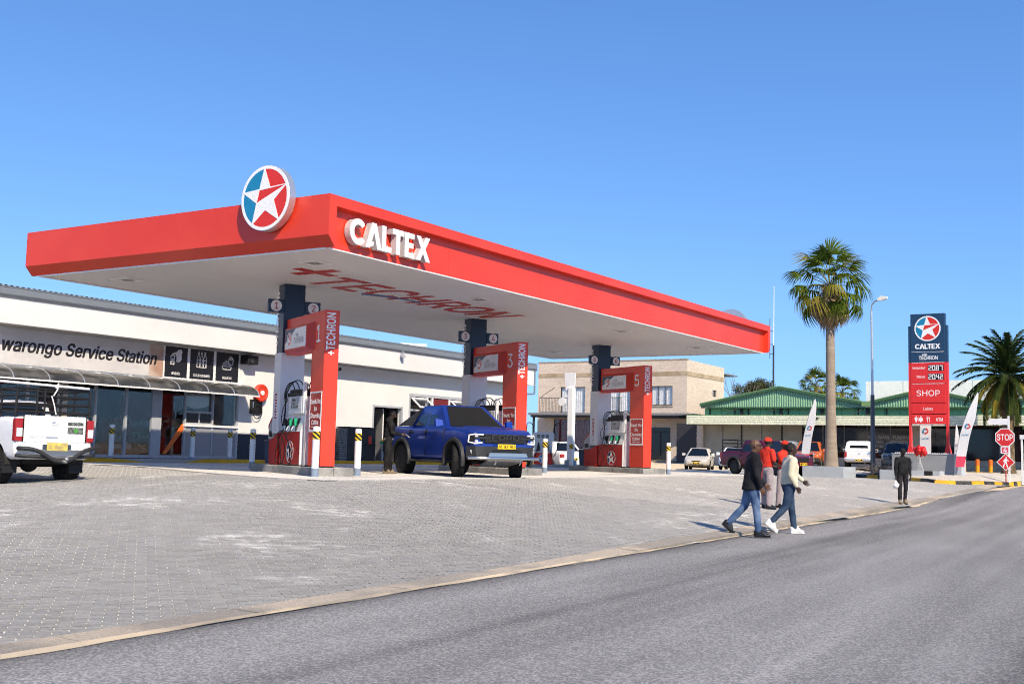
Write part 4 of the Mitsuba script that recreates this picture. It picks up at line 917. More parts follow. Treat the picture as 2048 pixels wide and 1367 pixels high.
wp.part('shaft', box(40, 40.1, -7.42, -7.34, .5, 2.7), 'sign_white'); wp.part('head', box(39.97, 40.13, -7.62, -7.3, 2.60, 2.80), 'sign_white')
for i, (y, where) in enumerate(((-.9, 'leftmost of three'), (-1.72, 'middle of three'), (-2.5, 'rightmost of three'))):
    ob = Thing('orange_bollard', f'short bollard, orange over yellow, by the side street, {where}', 'bollard', 'orange and yellow bollards', Mx((60, y, float(H(60, y)) - .05)))
    ob.part('lower', cyl((0, 0, 0), (0, 0, .42), .13, n=14), 'yellow_paint', 30); ob.part('upper', lathe([(.13, .42), (.13, .76), (.10, .81), (0, .82)], 14), 'orange_paint', 30)
lp = Thing('street_lamp', 'tall thin street lamp with dark lower post and single white head', 'street lamp')
lp.part('lower_post', cyl((40, -.53, .6), (40, -.53, 4.7), .13, .10, 12), 'navy_grey', 30); lp.part('upper_post', cyl((40, -.53, 4.7), (40, -.50, 8.9), .07, .05, 10), 'silver', 30)
lp.part('arm', tube([(40, -.50, 8.9), (40, -.52, 9.2), (40, -.66, 9.38), (40, -.85, 9.46)], .035, 7), 'silver', True)
lp.part('head', hull([(x, y, z) for x in (39.88, 40.12) for y, z in ((-.82, 9.42), (-.82, 9.52), (-1.28, 9.50), (-1.28, 9.60), (-1.0, 9.64), (-1.05, 9.42))]), 'white_plain')

# ------------------------------------------------------------------ palms and trees
def leaf(key, c, tr=.3, rough=.5):
    scene[key] = {'type': 'principledthin', 'base_color': mikit.proc(lambda p, n, uv: mix([x * .75 for x in c], [x * 1.25 for x in c], noise(p.x * 2.3, p.y * 2.3, p.z * 2.3))), 'roughness': rough, 'diff_trans': tr, 'spec_trans': 0.}
leaf('palm_green', (.085, .125, .018)); leaf('palm_yellow', (.22, .20, .03)); leaf('palm_dead', (.34, .23, .13), .2, .8); leaf('date_green', (.040, .062, .018)); leaf('date_yellow', (.26, .21, .035)); leaf('gum_leaf', (.085, .095, .045)); leaf('dry_leaf', (.2, .16, .1))
def bark(p, n, uv):
    r = noise(p.z * 9, p.x * 1.2, p.y * 1.2); v = fbm(p.x * 4, p.y * 4, p.z * 1.5, 3)
    return mix((.23, .18, .135), (.40, .33, .26), .55 * r + .45 * v)
P('palm_bark', mikit.proc(bark), .9, .1); P('rough_bark', varied((.10, .075, .05), (.22, .16, .10), 5.), .95, .1); P('twig', varied((.14, .12, .105), (.25, .22, .19), 6.), .9)
def fan_frond(seed, L=1.15, R=1.0, droop=.5, n=22, spread=88):
    """local: petiole along +x from the crown, blade fanned in the xy plane, z up"""
    g = np.random.default_rng(seed); V, F = [], []
    ps = bez((0, 0, 0), (L * .5, 0, .12), (L, 0, -.05 * droop), n=5)
    pm = tube(ps, np.linspace(.022, .012, 5), 4); c = ps[-1]
    for k in range(n):
        a = math.radians(-spread + 2 * spread * k / (n - 1) + g.normal(0, 2)); rr = R * (.72 + .28 * math.cos(a * .62)) * g.uniform(.9, 1.06)
        d = np.array([math.cos(a), math.sin(a), .0]); s = np.array([-d[1], d[0], 0]); b = len(V)
        lift = .16 * (1 - (a / math.radians(spread)) ** 2)
        for t, w in ((.04, .006), (.42, .036), (.70, .030), (.9, .014), (1.0, .002)):
            sag = -droop * max(0, t - .38) ** 1.7 * 1.4 * rr * (1 + .5 * abs(math.sin(a)))
            q = c + d * rr * t * (1 - .28 * droop * max(0, t - .45)) + np.array([0, 0, lift * t + sag])
            fold = .010 * (1 if t < .6 else .3)
            V += [q - s * w, q + s * w + np.array([0, 0, fold])]
        for i in range(4): F += [[b + 2 * i, b + 2 * i + 2, b + 2 * i + 3], [b + 2 * i, b + 2 * i + 3, b + 2 * i + 1]]
    return pm, tm(V, F)
def fan_palm(name, lab, at, r0, r1, zt, fronds, dead, bend, group=None, skirt=True, sc=1.0):
    t = Thing(name, lab, 'palm tree', group, Mx(at)); g = np.random.default_rng(int(at[0] * 10))
    zz = np.linspace(-.1, zt, 14); prof = r1 + (r0 - r1) * np.exp(-zz / (zt * .16)) + (r0 - r1) * .25 * (1 - zz / zt)
    cx = bend * (zz / zt) ** 2
    t.part('trunk', loft([ring((0, c, z), (r, 0, 0), (0, r, 0), 16) for z, r, c in zip(zz, prof, cx)]), 'palm_bark', 40)
    top = np.array([0, bend, zt])
    def put(el, az, mat, L, R, dr, sd, roll=0):
        pm, bl = fan_frond(sd, L, R, dr)
        e, a = math.radians(el), math.radians(az)
        d = np.array([math.cos(e) * math.cos(a), math.cos(e) * math.sin(a), math.sin(e)]); s = np.array([-math.sin(a), math.cos(a), 0]); u = np.cross(d, s)
        M = Mx(top + d * .1, d, s, u)
        k = t.part('frond', mv(bl, M), mat); t.part('stalk', mv(pm, M), 'palm_yellow' if mat != 'palm_dead' else 'palm_dead', parent=k)
    for i in range(fronds):
        f = i / (fronds - 1); el = 82 - 118 * f ** .85 + g.normal(0, 6)
        put(el, i * 137.5 + g.normal(0, 8), 'palm_green' if g.random() < .8 else 'palm_yellow', sc * g.uniform(.85, 1.25), sc * g.uniform(.72, 1.0), .5 + .6 * f + g.uniform(0, .3), i + int(at[0] * 100))
    for i in range(dead):
        put(-30 - 50 * (i / max(1, dead - 1)) + g.normal(0, 5), i * 137.5 + 60, 'palm_dead', sc * g.uniform(.55, 1.1), sc * g.uniform(.7, .95), .9, i + 777)
    if skirt:
        V, F = [], []
        for i in range(420):
            a, z = g.uniform(0, 2 * np.pi), zt + .2 - 1.9 * g.random() ** .8
            if math.cos(a - .6) < 0 and z < zt - .9: continue
            rr = r1 + .05; b = len(V); p = np.array([math.cos(a) * rr, bend + math.sin(a) * rr, z]); o = np.array([math.cos(a), math.sin(a), 0]); s = np.array([-o[1], o[0], 0]); L = g.uniform(.5, 1.1); k = g.uniform(.05, .34)
            V += [p - s * .022, p + s * .022, p + o * k - np.array([0, 0, L * .6]) + s * .016, p + o * k - np.array([0, 0, L * .6]) - s * .016, p + o * k * .9 - np.array([0, 0, L])]
            F += [[b, b + 1, b + 2], [b, b + 2, b + 3], [b + 3, b + 2, b + 4]]
        t.part('dead_leaf_skirt', tm(V, F), 'palm_dead', kind='stuff', label='hanging skirt of dead brown leaves')
    return t
fan_palm('fan_palm', 'tall fan palm with a straight grey trunk and shaggy crown in a grey planter', (38, .95, .9), .34, .20, 9.1, 34, 18, .05, None, True, 1.2)
fan_palm('fan_palm', 'small fan palm far behind the green roof, left of the tall palm trunk', (105, 23.0, 1), .3, .25, 8.4, 30, 6, 0, 'fan palms behind the green roof', False, 1.05)
fan_palm('fan_palm', 'small fan palm far behind the green roof, right of the tall palm trunk', (100, 18.7, 1), .3, .25, 7.3, 30, 6, 0, 'fan palms behind the green roof', False, 1.05)
pt = Thing('palm_planter', 'low grey planter box around the foot of the tall fan palm', 'planter')
for a, b, c, d in ((37.0, 37.1, .05, 2.05), (38.95, 39.05, .05, 2.05), (37.102, 38.948, .05, .15), (37.102, 38.948, 1.95, 2.05)): pt.part('side', box(a, b, c, d, .5, 1.11), 'plinth_light')
pt.part('soil', box(37.102, 38.948, .152, 1.948, .5, 1.0), 'sand')

def date_frond(seed, L=2.6, n=30, sag=1.0):
    g = np.random.default_rng(seed); V, F = [], []
    ax = bez((0, 0, 0), (L * .38, 0, L * .16), (L * .8, 0, L * (.10 - .20 * sag)), (L, 0, -L * .36 * sag), n=14)
    tg = np.gradient(ax, axis=0); tg /= np.linalg.norm(tg, axis=1, keepdims=True)
    for side in (-1, 1):
        for k in range(n):
            t = .13 + .87 * k / (n - 1); i = t * 13; j = min(int(i), 12); q = ax[j] + (ax[j + 1] - ax[j]) * (i - j); d = tg[j]
            ll = .52 * (1 - .65 * abs(t - .45) ** 1.3 * 1.6) * g.uniform(.85, 1.1); u = np.cross(d, (0, 1, 0)) * -1
            o = d * .62 + np.array([0, side, 0]) * .62 + u * g.uniform(.1, .4); o /= np.linalg.norm(o); b = len(V); w = d * .034
            V += [q - w, q + w, q + o * ll * .6 + w * .8, q + o * ll * .6 - w * .8, q + o * ll - np.array([0, 0, .05])]
            F += [[b, b + 1, b + 2], [b, b + 2, b + 3], [b + 3, b + 2, b + 4]]
    return tube(ax, np.linspace(.03, .006, 14), 4), tm(V, F)
dp = Thing('date_palm', 'date palm with a full arching crown behind the stop sign', 'palm tree', None, Mx((52, -4.85, .85)))
g = np.random.default_rng(31)
dp.part('trunk', loft([ring((0, 0, z), (r, 0, 0), (0, r, 0), 14) for z, r in ((-.1, .46), (.5, .36), (2, .31), (3.6, .33), (4.6, .42), (5.2, .52), (5.6, .40))]), 'rough_bark', 40)
V, F = [], []
for i in range(260):
    a, z = i * 2.39996, 3.4 + 2.0 * i / 260; rr = .34 + .12 * (z - 3.4) / 2; b = len(V); o = np.array([math.cos(a), math.sin(a), 0]); s = np.array([-o[1], o[0], 0]); p = o * (rr - .02) + np.array([0, 0, z])
    V += [p - s * .06, p + s * .06, p + o * .12 + s * .03 + [0, 0, .16], p + o * .12 - s * .03 + [0, 0, .16]]; F += [[b, b + 1, b + 2], [b, b + 2, b + 3]]
dp.part('leaf_stubs', tm(V, F), 'rough_bark', kind='stuff', label='old cut leaf stubs on the trunk')
for i in range(72):
    f = i / 71; el = 86 - 128 * f ** .8 + g.normal(0, 4); az = i * 137.5
    rc, bl = date_frond(i, g.uniform(2.3, 2.9) * (1 - .10 * f), 44, .55 + .75 * f)
    e, a = math.radians(el), math.radians(az); d = np.array([math.cos(e) * math.cos(a), math.cos(e) * math.sin(a), math.sin(e)]); s = np.array([-math.sin(a), math.cos(a), 0])
    M = Mx(np.array([0, 0, 5.45]) + d * .15, d, s, np.cross(d, s)); mt = 'date_green' if f < .72 or g.random() < .55 else 'date_yellow'
    k = dp.part('frond', mv(bl, M), mt); dp.part('midrib', mv(rc, M), 'date_green' if f < .8 else 'date_yellow', parent=k)

def branching(seed, p0, d0, L, r, depth, out, tips, spread=.55):
    g = np.random.default_rng(seed)
    def go(p, d, L, r, k):
        q = p + d * L; out.append(tube([p, (p + q) / 2 + g.normal(0, L * .04, 3), q], [r, r * .85, r * .68], 5))
        if k == 0: tips.append(q); return
        for _ in range(g.integers(2, 4)):
            n = d + g.normal(0, spread, 3) + np.array([0, 0, .12]); n /= np.linalg.norm(n); go(q, n, L * g.uniform(.62, .82), r * .62, k - 1)
    go(np.asarray(p0, float), np.asarray(d0, float), L, r, depth)
o, tp = [], []; branching(4, (0, 0, 0), (0, 0, 1), 3.0, .22, 4, o, tp, .5)
gt_ = Thing('gum_tree', 'rounded grey-green tree rising behind the left end of the green roof', 'tree', None, Mx((130, 39.0, 1)))
gt_.part('trunk', cat(*o), 'rough_bark', True)
g = np.random.default_rng(9); V, F = [], []
cl_ = [(g.normal(0, .95) * 1.2, g.normal(0, 1.15), 8.7 + g.uniform(-.2, 2.1)) for _ in range(34)]
for cx, cy, cz in cl_:
    cz -= .35 * abs(cy)
    for _ in range(330):
        v = g.normal(0, 1, 3); v /= np.linalg.norm(v); p = np.array([cx, cy, cz]) + v * .78 * g.random() ** .4; a = g.normal(0, 1, 3); a /= np.linalg.norm(a); b_ = np.cross(a, v); b_ /= np.linalg.norm(b_) + 1e-9; b = len(V)
        V += [p - a * .12, p + b_ * .045, p + a * .12, p - b_ * .045]; F += [[b, b + 1, b + 2], [b, b + 2, b + 3]]
gt_.part('crown', tm(V, F), 'gum_leaf', kind='stuff', label='dense grey-green foliage')
o, tp = [], []; branching(12, (0, 0, 0), (0, 0, 1), 3.6, .16, 5, o, tp, .32)
bt = Thing('bare_tree', 'leafless pale tree between the brick building and the green roof', 'tree', None, Mx((120, 38.9, 1)))
bt.part('branches', cat(*o), 'twig', True)
g = np.random.default_rng(2); o = []
for i in range(150):
    a = g.uniform(0, 2 * np.pi); c = np.array([40 + g.normal(0, .35), -1.0 + g.normal(0, .35), .78 + abs(g.normal(0, .22))]); d = g.normal(0, 1, 3); d[2] = abs(d[2]) * .6; d /= np.linalg.norm(d); L = g.uniform(.4, .95)
    o.append(tube([c - d * L * .5 * [1, 1, .3], c + g.normal(0, .06, 3), c + d * L * .6], [.012, .010, .004], 4))
single('brush_pile', cat(*o), 'twig', 'tangled heap of dry grey cut branches at the lamp post foot', 'brush', kind='stuff', smooth=True)
# ------------------------------------------------------------------ buildings beyond
def brick_fn(p, n, uv):
    h = p.x * dr.abs(n.y) + p.y * dr.abs(n.x); j = dr.floor(p.z / .086); t = h / .235 + .5 * (j - 2 * dr.floor(j * .5)); i = dr.floor(t)
    k = cell_rand(i, j, 2); b = mix((.62, .50, .40), (.74, .63, .52), k)
    m = dr.maximum(smoothstep(.40, .47, dr.abs(p.z / .086 - j - .5)), smoothstep(.44, .49, dr.abs(t - i - .5)))
    return mix(b, (.50, .44, .37), m) * (.9 + .2 * fbm(h * .5, p.z * .5, 1.0, 3))
P('face_brick', mikit.proc(brick_fn), .9, .1); P('brick_band', varied((.34, .25, .16), (.46, .36, .25), 2.), .9)
P('dark_pane', (.015, .017, .02), .08, .6); P('curtain', varied((.66, .66, .66), (.80, .80, .80), 6.), .8); P('red_curtain', varied((.10, .015, .015), (.2, .03, .03), 8.), .8); P('lilac_curtain', varied((.20, .14, .15), (.32, .25, .27), 8.), .8); P('frame_dark', (.03, .03, .033), .5)
P('awning_grey', (.20, .21, .22), .6)
BX, BV = 66.5, 21.18
bk = Thing('brick_building', 'two-storey pale face-brick building with flat roof and slab awning', 'building')
GF = .95
Mb = FX_(BX)
wall = Polygon([(-35.0, GF), (-BV, GF), (-BV, 9.1), (-35.0, 9.1)]).difference(wpoly((-32.79, 4.80, -30.40, 7.02), (-28.3, 4.80, -26.2, 6.9), (-24.35, 5.46, -22.43, 7.02), (-33.38, 1.87, -26.6, 4.34), (-24.4, GF - .1, -22.58, 3.70)))
bk.part('front_wall', prism(wall, .23, Mx((BX + .23, 0, 0), (0, -1, 0), (0, 0, 1))), 'face_brick')
side = Polygon([(BX + .232, GF), (74.2, GF), (74.2, 9.0), (BX + .232, 9.1)]).difference(wpoly((71.74, 6.42, 72.6, 6.98)))
bk.part('side_wall', prism(side, .23, Mx((0, BV + .23, 0), (1, 0, 0), (0, 0, 1))), 'face_brick')
bk.part('left_wall', box(BX + .232, 78, 34.77, 35.0, GF, 9.1), 'face_brick'); bk.part('roof', box(BX + .232, 78, BV + .235, 34.76, 8.5, 8.6), 'awning_grey')
bk.part('course_band', box(BX - .03, BX - .002, BV - .02, 35.0, 7.84, 8.17), 'brick_band'); bk.part('course_band', box(BX - .03, 74.2, BV - .04, BV - .002, 7.82, 8.17), 'brick_band')
bk.part('coping', box(BX - .05, BX + .25, BV - .05, 35.05, 9.105, 9.18), 'brick_band')
bk.part('awning', prism([(34.4, 4.57), (20.7, 4.57), (19.95, 4.66), (19.95, 4.75), (34.4, 4.75)], 2.48, Mx((64.0, 0, 0), (0, 1, 0), (0, 0, 1))), 'awning_grey')
bk.part('awning_soffit', box(64.2, BX - .002, 20.8, 34.3, 4.40, 4.565), 'frame_dark')
def win(y0, y1, z0, z1, cur, split=2, cover=1.0):
    f = bk.part('window', cat(box(BX + .08, BX + .14, y0, y0 + .06, z0, z1), box(BX + .08, BX + .14, y1 - .06, y1, z0, z1), box(BX + .08, BX + .14, y0 + .062, y1 - .062, z1 - .06, z1), box(BX + .08, BX + .14, y0 + .062, y1 - .062, z0, z0 + .06), *[box(BX + .08, BX + .14, y0 + (y1 - y0) * k / split - .025, y0 + (y1 - y0) * k / split + .025, z0 + .062, z1 - .062) for k in range(1, split)]), 'frame_dark')
    bk.part('pane', quad((BX + .11, y0 + .06, z0 + .06), (BX + .11, y1 - .06, z0 + .06), (BX + .11, y1 - .06, z1 - .06), (BX + .11, y0 + .06, z1 - .06)), 'pane', parent=f)
    ys = np.linspace(y0, y0 + (y1 - y0) * cover, 60); bk.part('curtain', strip_v([(BX + .26 + .035 * math.sin(k * 1.3), y, z0) for k, y in enumerate(ys)], [(BX + .26 + .035 * math.sin(k * 1.3), y, z1) for k, y in enumerate(ys)]), cur, True, parent=f)
    bk.part('room', box(BX + .45, BX + .5, y0 - .1, y1 + .1, z0 - .1, z1 + .1), 'black', parent=f)
win(30.40, 32.79, 4.80, 7.02, 'curtain'); win(26.2, 28.3, 4.80, 6.9, 'curtain'); win(22.43, 24.35, 5.46, 7.02, 'curtain', 3)
win(29.9, 33.38, 1.87, 4.34, 'red_curtain', 2); win(26.6, 29.88, 1.87, 4.34, 'lilac_curtain', 2)
bk.part('sill', box(BX - .08, BX + .02, 22.35, 24.45, 5.36, 5.455), 'brick_band')
dw = bk.part('door', cat(box(BX + .06, BX + .12, 22.58, 22.66, GF, 3.7), box(BX + .06, BX + .12, 24.32, 24.4, GF, 3.7), box(BX + .06, BX + .12, 22.662, 24.318, 3.28, 3.36), box(BX + .06, BX + .12, 23.45, 23.53, GF, 3.278)), 'frame_dark')
bk.part('door_glass', box(BX + .13, BX + .15, 22.5, 24.5, GF, 3.75), 'dark_pane', parent=dw)
sw_ = bk.part('side_window', box(71.74, 72.6, BV + .10, BV + .14, 6.42, 6.98), 'dark_pane'); bk.part('frame', cat(box(72.15, 72.19, BV + .08, BV + .099, 6.42, 6.98), box(71.74, 71.79, BV + .08, BV + .099, 6.42, 6.98)), 'frame_grey', parent=sw_)
P('rail_black', (.02, .02, .022), .5)
for ya, yb in ((30.45, 33.68), (26.0, 28.3)):
    r_ = bk.part('balcony_rail', cat(box(64.6, 64.64, ya, yb, 5.98, 6.03), box(64.6, 64.64, ya, yb, 4.80, 4.84)), 'rail_black')
    bk.part('baluster', cat(*[box(64.61, 64.63, y, y + .025, 4.842, 5.978) for y in np.arange(ya, yb, .14)]), 'rail_black', parent=r_, kind='stuff', label='thin black balcony bars')
bk.part('awning_post', box(64.3, 64.45, 34.0, 34.15, GF, 4.4), 'frame_dark'); bk.part('stair_rail', tube([(64.62, 33.68, 4.9), (64.62, 33.68, 6.0), (64.62, 32.2, 6.9)], .025, 5), 'rail_black')
bk.part('base_step', box(64.0, BX - .001, 21.2, 34.5, .6, GF + .1), 'brown_tan')

P('green_dark', (.05, .13, .06), .5); P('green_sheet', (.27, .47, .30), .45, .5); P('green_panel', (.22, .55, .25), .5); P('fascia_cream', (.82, .83, .66), .5); P('green_edge', (.20, .33, .13), .5); P('blind_cream', varied((.36, .34, .27), (.44, .42, .34), .7), .7); P('glass_dark', (.012, .012, .014), .06, .6)
gb = Thing('green_building', 'long low green building with two corrugated gables and a ribbed cream fascia', 'building')
GX = 64.5
def gable(y0, zp0, yp, zp, y1, zp1, zb):
    ys = np.arange(min(y0, y1), max(y0, y1) + .01, .045); pr = []
    for k, y in enumerate(ys):
        d = (0, 0, .07, .07)[k % 4]; top = np.interp(y, [min(y0, y1), yp, max(y0, y1)], [zp1 if y1 < y0 else zp0, zp, zp0 if y1 < y0 else zp1]) - .08
        pr.append((GX - d, y, top))
    gb.part('gable_sheet', strip_v([(x, y, zb) for x, y, z in pr], [(x, y, max(z, zb + .01)) for x, y, z in pr]), 'green_sheet')
    for (a, za), (b, zb_) in (((y0, zp0), (yp, zp)), ((yp, zp), (y1, zp1))):
        d = np.array([b - a, zb_ - za]); n_ = np.array([-d[1], d[0]]) / np.hypot(*d); n_ = n_ * (1 if n_[1] > 0 else -1)
        gb.part('verge_board', loft([[(GX - .30, a, za - .16), (GX - .30, b, zb_ - .16), (GX - .30, b, zb_ + .02), (GX - .30, a, za + .02)], [(GX - .25, a, za - .16), (GX - .25, b, zb_ - .16), (GX - .25, b, zb_ + .02), (GX - .25, a, za + .02)]]), 'green_dark')
        gb.part('roof_slope', loft([[(GX - .32, a, za), (GX - .32, b, zb_), (GX - .32, b, zb_ + .06), (GX - .32, a, za + .06)], [(88, a, za), (88, b, zb_), (88, b, zb_ + .06), (88, a, za + .06)]]), 'green_edge')
gable(19.1, 5.45, 12.85, 6.72, 6.6, 5.55, 5.24); gable(6.2, 5.60, 2.4, 6.48, -2.0, 5.45, 5.24); gable(-2.3, 5.5, -6.5, 6.2, -12, 5.2, 5.2)
gb.part('valley_gutter', box(GX - .35, GX + .2, 6.05, 6.75, 5.26, 5.62), 'green_edge'); gb.part('beam', box(GX - .06, GX - .002 + .06, -14, 19.1, 5.14, 5.235), 'green_dark')
for i, y in enumerate(np.arange(-14, 19, 1.02)): gb.part('clerestory_panel', box(65.0, 65.06, y + .012, min(y + 1.008, 19.0), 4.5, 5.138), 'green_panel')
for y in (16.54, 15.45, 13.44, 12.35, 10.3, 9.2, 7.2, 5.2, 18.56): gb.part('post', box(64.9, 64.99, y - .03, y + .03, 4.4, 5.138), 'frame_dark')
for y in (15.94, 12.88, 9.8, 6.5): gb.part('bracket_post', box(64.7, 64.89, y - .10, y + .10, 4.4, 5.138), 'frame_dark'); gb.part('brace', tube([(63.0, y + .75, 4.5), (64.7, y + .15, 5.2)], .03, 5), 'frame_dark')
path = [(61.0, 18.73), (61.0, .3), (58.9, -2.0), (58.9, -14)]
for (xa, ya), (xb, yb) in zip(path[:-1], path[1:]):
    d = np.array([xb - xa, yb - ya]); d /= np.hypot(*d); nn = np.array([-d[1], d[0]]); nn = nn if nn[0] > 0 else -nn
    for k in range(4):
        z0 = 3.80 + k * .165
        sec = [(.06, z0), (-.05, z0 + .035), (-.06, z0 + .13), (.02, z0 + .163), (.10, z0 + .163), (.10, z0)]
        gb.part('fascia_slat', loft([[(xa + nn[0] * a, ya + nn[1] * a, z) for a, z in sec], [(xb + nn[0] * a, yb + nn[1] * a, z) for a, z in sec]]), 'fascia_cream')
    gb.part('fascia_top', loft([[(xa + nn[0] * a, ya + nn[1] * a, z) for a, z in ((-.03, 4.462), (.15, 4.462), (.15, 4.50), (-.03, 4.50))], [(xb + nn[0] * a, yb + nn[1] * a, z) for a, z in ((-.03, 4.462), (.15, 4.462), (.15, 4.50), (-.03, 4.50))]]), 'green_edge')
gb.part('fascia_end', box(61.0, 64.9, 18.735, 18.80, 3.80, 4.46), 'green_edge')
gb.part('awning_deck', prism([(61.12, 18.7), (61.12, .35), (59.05, -2.0), (59.05, -14), (64.9, -14), (64.9, 18.7)], .05, Mx((0, 0, 3.97))), 'frame_dark')
for y in (8.9, .9, -8): gb.part('fascia_lamp', cat(box(60.70, 60.95, y - .10, y + .10, 4.28, 4.34), box(60.6, 60.75, y - .03, y + .12, 4.16, 4.28)), 'frame_dark')
for a, b, m_ in ((18.61, 17.15, 'blind_cream'), (17.10, 15.66, 'blind_cream'), (15.58, 14.08, 'blind_cream'), (14.04, 12.55, 'blind_cream'), (12.47, 10.98, 'blind_cream'), (10.40, 9.50, 'glass_dark'), (9.42, 7.96, 'glass_dark'), (7.90, 6.34, 'glass_dark'), (6.28, 4.75, 'glass_dark'), (4.69, 3.24, 'glass_dark'), (1.70, -.26, 'glass_dark'), (-.34, -2.36, 'glass_dark'), (-2.42, -3.8, 'glass_dark'), (-3.9, -8, 'glass_dark')):
    gb.part('shop_window', box(64.0, 64.06, b, a, 1.62, 3.96), m_)
P('mullion_grey', (.22, .22, .22), .5)
for y in (15.62, 12.51, 10.94, 10.44): gb.part('mullion', box(63.94, 63.998, y - .05, y + .05, 1.2, 3.96), 'frame_dark')
for y in (17.125, 14.06, 9.46, 7.93, 6.31, 4.72, -.30, -2.39): gb.part('mullion', box(63.96, 63.998, y - .03, y + .03, 1.2, 3.96), 'mullion_grey')
gb.part('brick_pier', box(63.7, 64.05, 18.62, 19.1, .8, 3.96), 'face_brick'); gb.part('brick_pier', box(63.8, 64.05, 2.6, 3.2, .8, 3.96), 'face_brick'); gb.part('dark_door', box(64.0, 64.05, 19.12, 20.9, .8, 3.96), 'frame_dark')
gb.part('glazed_door', box(64.0, 64.05, 1.72, 2.58, .8, 3.96), 'glass_dark'); gb.part('wall_base', box(63.95, 64.07, -14, 18.6, .6, 1.615), 'face_brick')
gb.part('mass', box(65.1, 87.5, -14, 18.9, .6, 5.2), 'green_dark')
P('window_print', (.45, .45, .44), .6)
gb.part('lettering', cat(*[text(s_, h_, .004, True, FX_(63.998) @ Mx((a_, z_, 0)), False, w_) for s_, a_, z_, h_, w_ in (('NDILIMANI', -6.25, 2.98, .22, 1.42), ('STONES', -6.18, 2.66, .22, .98), ('CARVING', -6.18, 2.36, .22, 1.05), ('FUNERAL', -4.55, 2.98, .22, 1.12), ('PROTECTION', -4.66, 2.66, .22, 1.38), ('SERVICES', -4.62, 2.34, .22, 1.25), ('CELL', -4.62, 2.06, .2, .6))]), 'window_print', label='pale lettering on the dark shop windows')
wh = Thing('white_building', 'plain white box building rising behind the green gables', 'building')
for a, b in ((13.28, 9.96), (9.92, 4.0), (3.96, -1.2)): wh.part('wall_panel', box(85.0 + 4, 89.3, b, a, 1, 8.72), 'shop_white')
wh.part('body', box(89.31, 100, -1.2, 13.28, 1, 8.68), 'shop_white'); wh.part('dark_ledge', box(88.9, 88.998, 6.0, 12.1, 6.9, 7.0), 'frame_dark')
gy_ = Thing('grey_building', 'blue-grey flat building seen at the right edge behind the date palm', 'building')
P('blue_grey', (.13, .17, .22), .6)
gy_.part('wall', box(92, 100, -30, -6.6, 1, 7.4), 'blue_grey'); gy_.part('roof', box(91.8, 100.2, -30.2, -6.5, 7.402, 7.55), 'awning_grey')
tb = Thing('office_tower', 'small white office block with rows of windows far beyond the shop roof', 'building')
def tower():
    D = 330.0; k = 330 / 170.
    c = np.array([-18.07, -16.18]) ; f = np.array([.8392, .53542]) / math.hypot(.8392, .53542); r = np.array([f[1], -f[0]])
    o = c + f * D + r * D * (827 - 1024) / 2302.4
    M = Mx((o[0], o[1], 0), (r[0] * .94 + f[0] * .34, r[1] * .94 + f[1] * .34, 0), (f[0] * .94 - r[0] * .34, f[1] * .94 - r[1] * .34, 0))
    tb.M = M
    tb.part('body', box(-3.8, 3.6, 0, 6, 0, 31.2), 'shop_white'); tb.part('parapet', box(-3.95, 3.75, -.15, 6.15, 31.21, 31.9), 'shop_white')
    for j in range(5):
        for i in range(7): tb.part('window', box(-3.5 + i * 1.0, -2.9 + i * 1.0, -.03, -.002, 29.7 - j * 1.5, 30.6 - j * 1.5), 'dark_pane')
tower()
am = Thing('radio_mast', 'thin guyed radio mast standing far behind the right end of the canopy', 'mast')
am.part('mast', cyl((140, 40.4, 0), (140, 40.35, 17.5), .16, .12, 8), 'frame_dark'); am.part('whip', cyl((140, 40.35, 17.5), (140, 40.3, 26), .07, .03, 6), 'white_plain')
for z in (17.6, 19.5, 16.2): am.part('antenna', cat(tube([(140, 40.36, z), (140, 40.9, z + .1)], .05, 5), tube([(140, 40.9, z - .6), (140, 40.9, z + 1.9)], .04, 5)), 'frame_dark')
# old single pump and white column beyond the blue pickup
op = Thing('old_pump', 'older white and red fuel pump on a low island behind the blue pickup', 'fuel pump', None, head(-.85, -.53, (27.6, 11.0, .86)) if False else rz(-150, (27.6, 11.1, .80)))
op.part('cabinet', box(-.28, .28, -.42, .42, .1, .62, .02), 'logo_red'); op.part('upper_cabinet', box(-.26, .26, -.40, .40, .622, 1.16, .02), 'pump_white'); op.part('head', box(-.24, .24, -.48, .48, 1.162, 1.56, .02), 'pump_white')
for y in (-.3, -.1, .1): op.part('screen', box(.241, .25, y, y + .14, 1.30, 1.46), 'lcd')
for y in (-.28, .12): op.part('nozzle', cat(box(.262, .33, y, y + .12, .72, .98), cyl((.30, y + .06, .98), (.36, y + .06, 1.1), .03, n=8)), 'black')
for s_ in (-1, 1): op.part('hose', tube(spline([(.1, s_ * .46, 1.5), (.1, s_ * .56, 1.95), (.15, s_ * .78, 1.9), (.25, s_ * .72, 1.2), (.3, s_ * .5, .5), (.3, s_ * .3, .8)], 24), .018, 6), 'black_rubber')
add_emblem(op, .22, Mx((.281, 0, .36), (0, 1, 0), (0, 0, 1)), .004)
oi = Thing('pump_island', 'long low grey kerb island under the old pump, beyond the blue pickup', 'island', None, Mx((0, 0, 0)))
for i in range(7): oi.part('kerbstone', box(24.6 + i * .95, 25.54 + i * .95, 10.5 - .0, 10.62, .66, .90, .015), 'kerb_block')
oi.part('fill', box(24.6, 31.2, 10.622, 11.9, .66, .89), 'concrete'); oi.part('yellow_nose', box(24.1, 24.59, 10.5, 11.9, .66, .90, .02), 'kerb_yellow')
wc = Thing('white_column', 'sunlit plain white pole with a round plate behind the farthest pump', 'column')
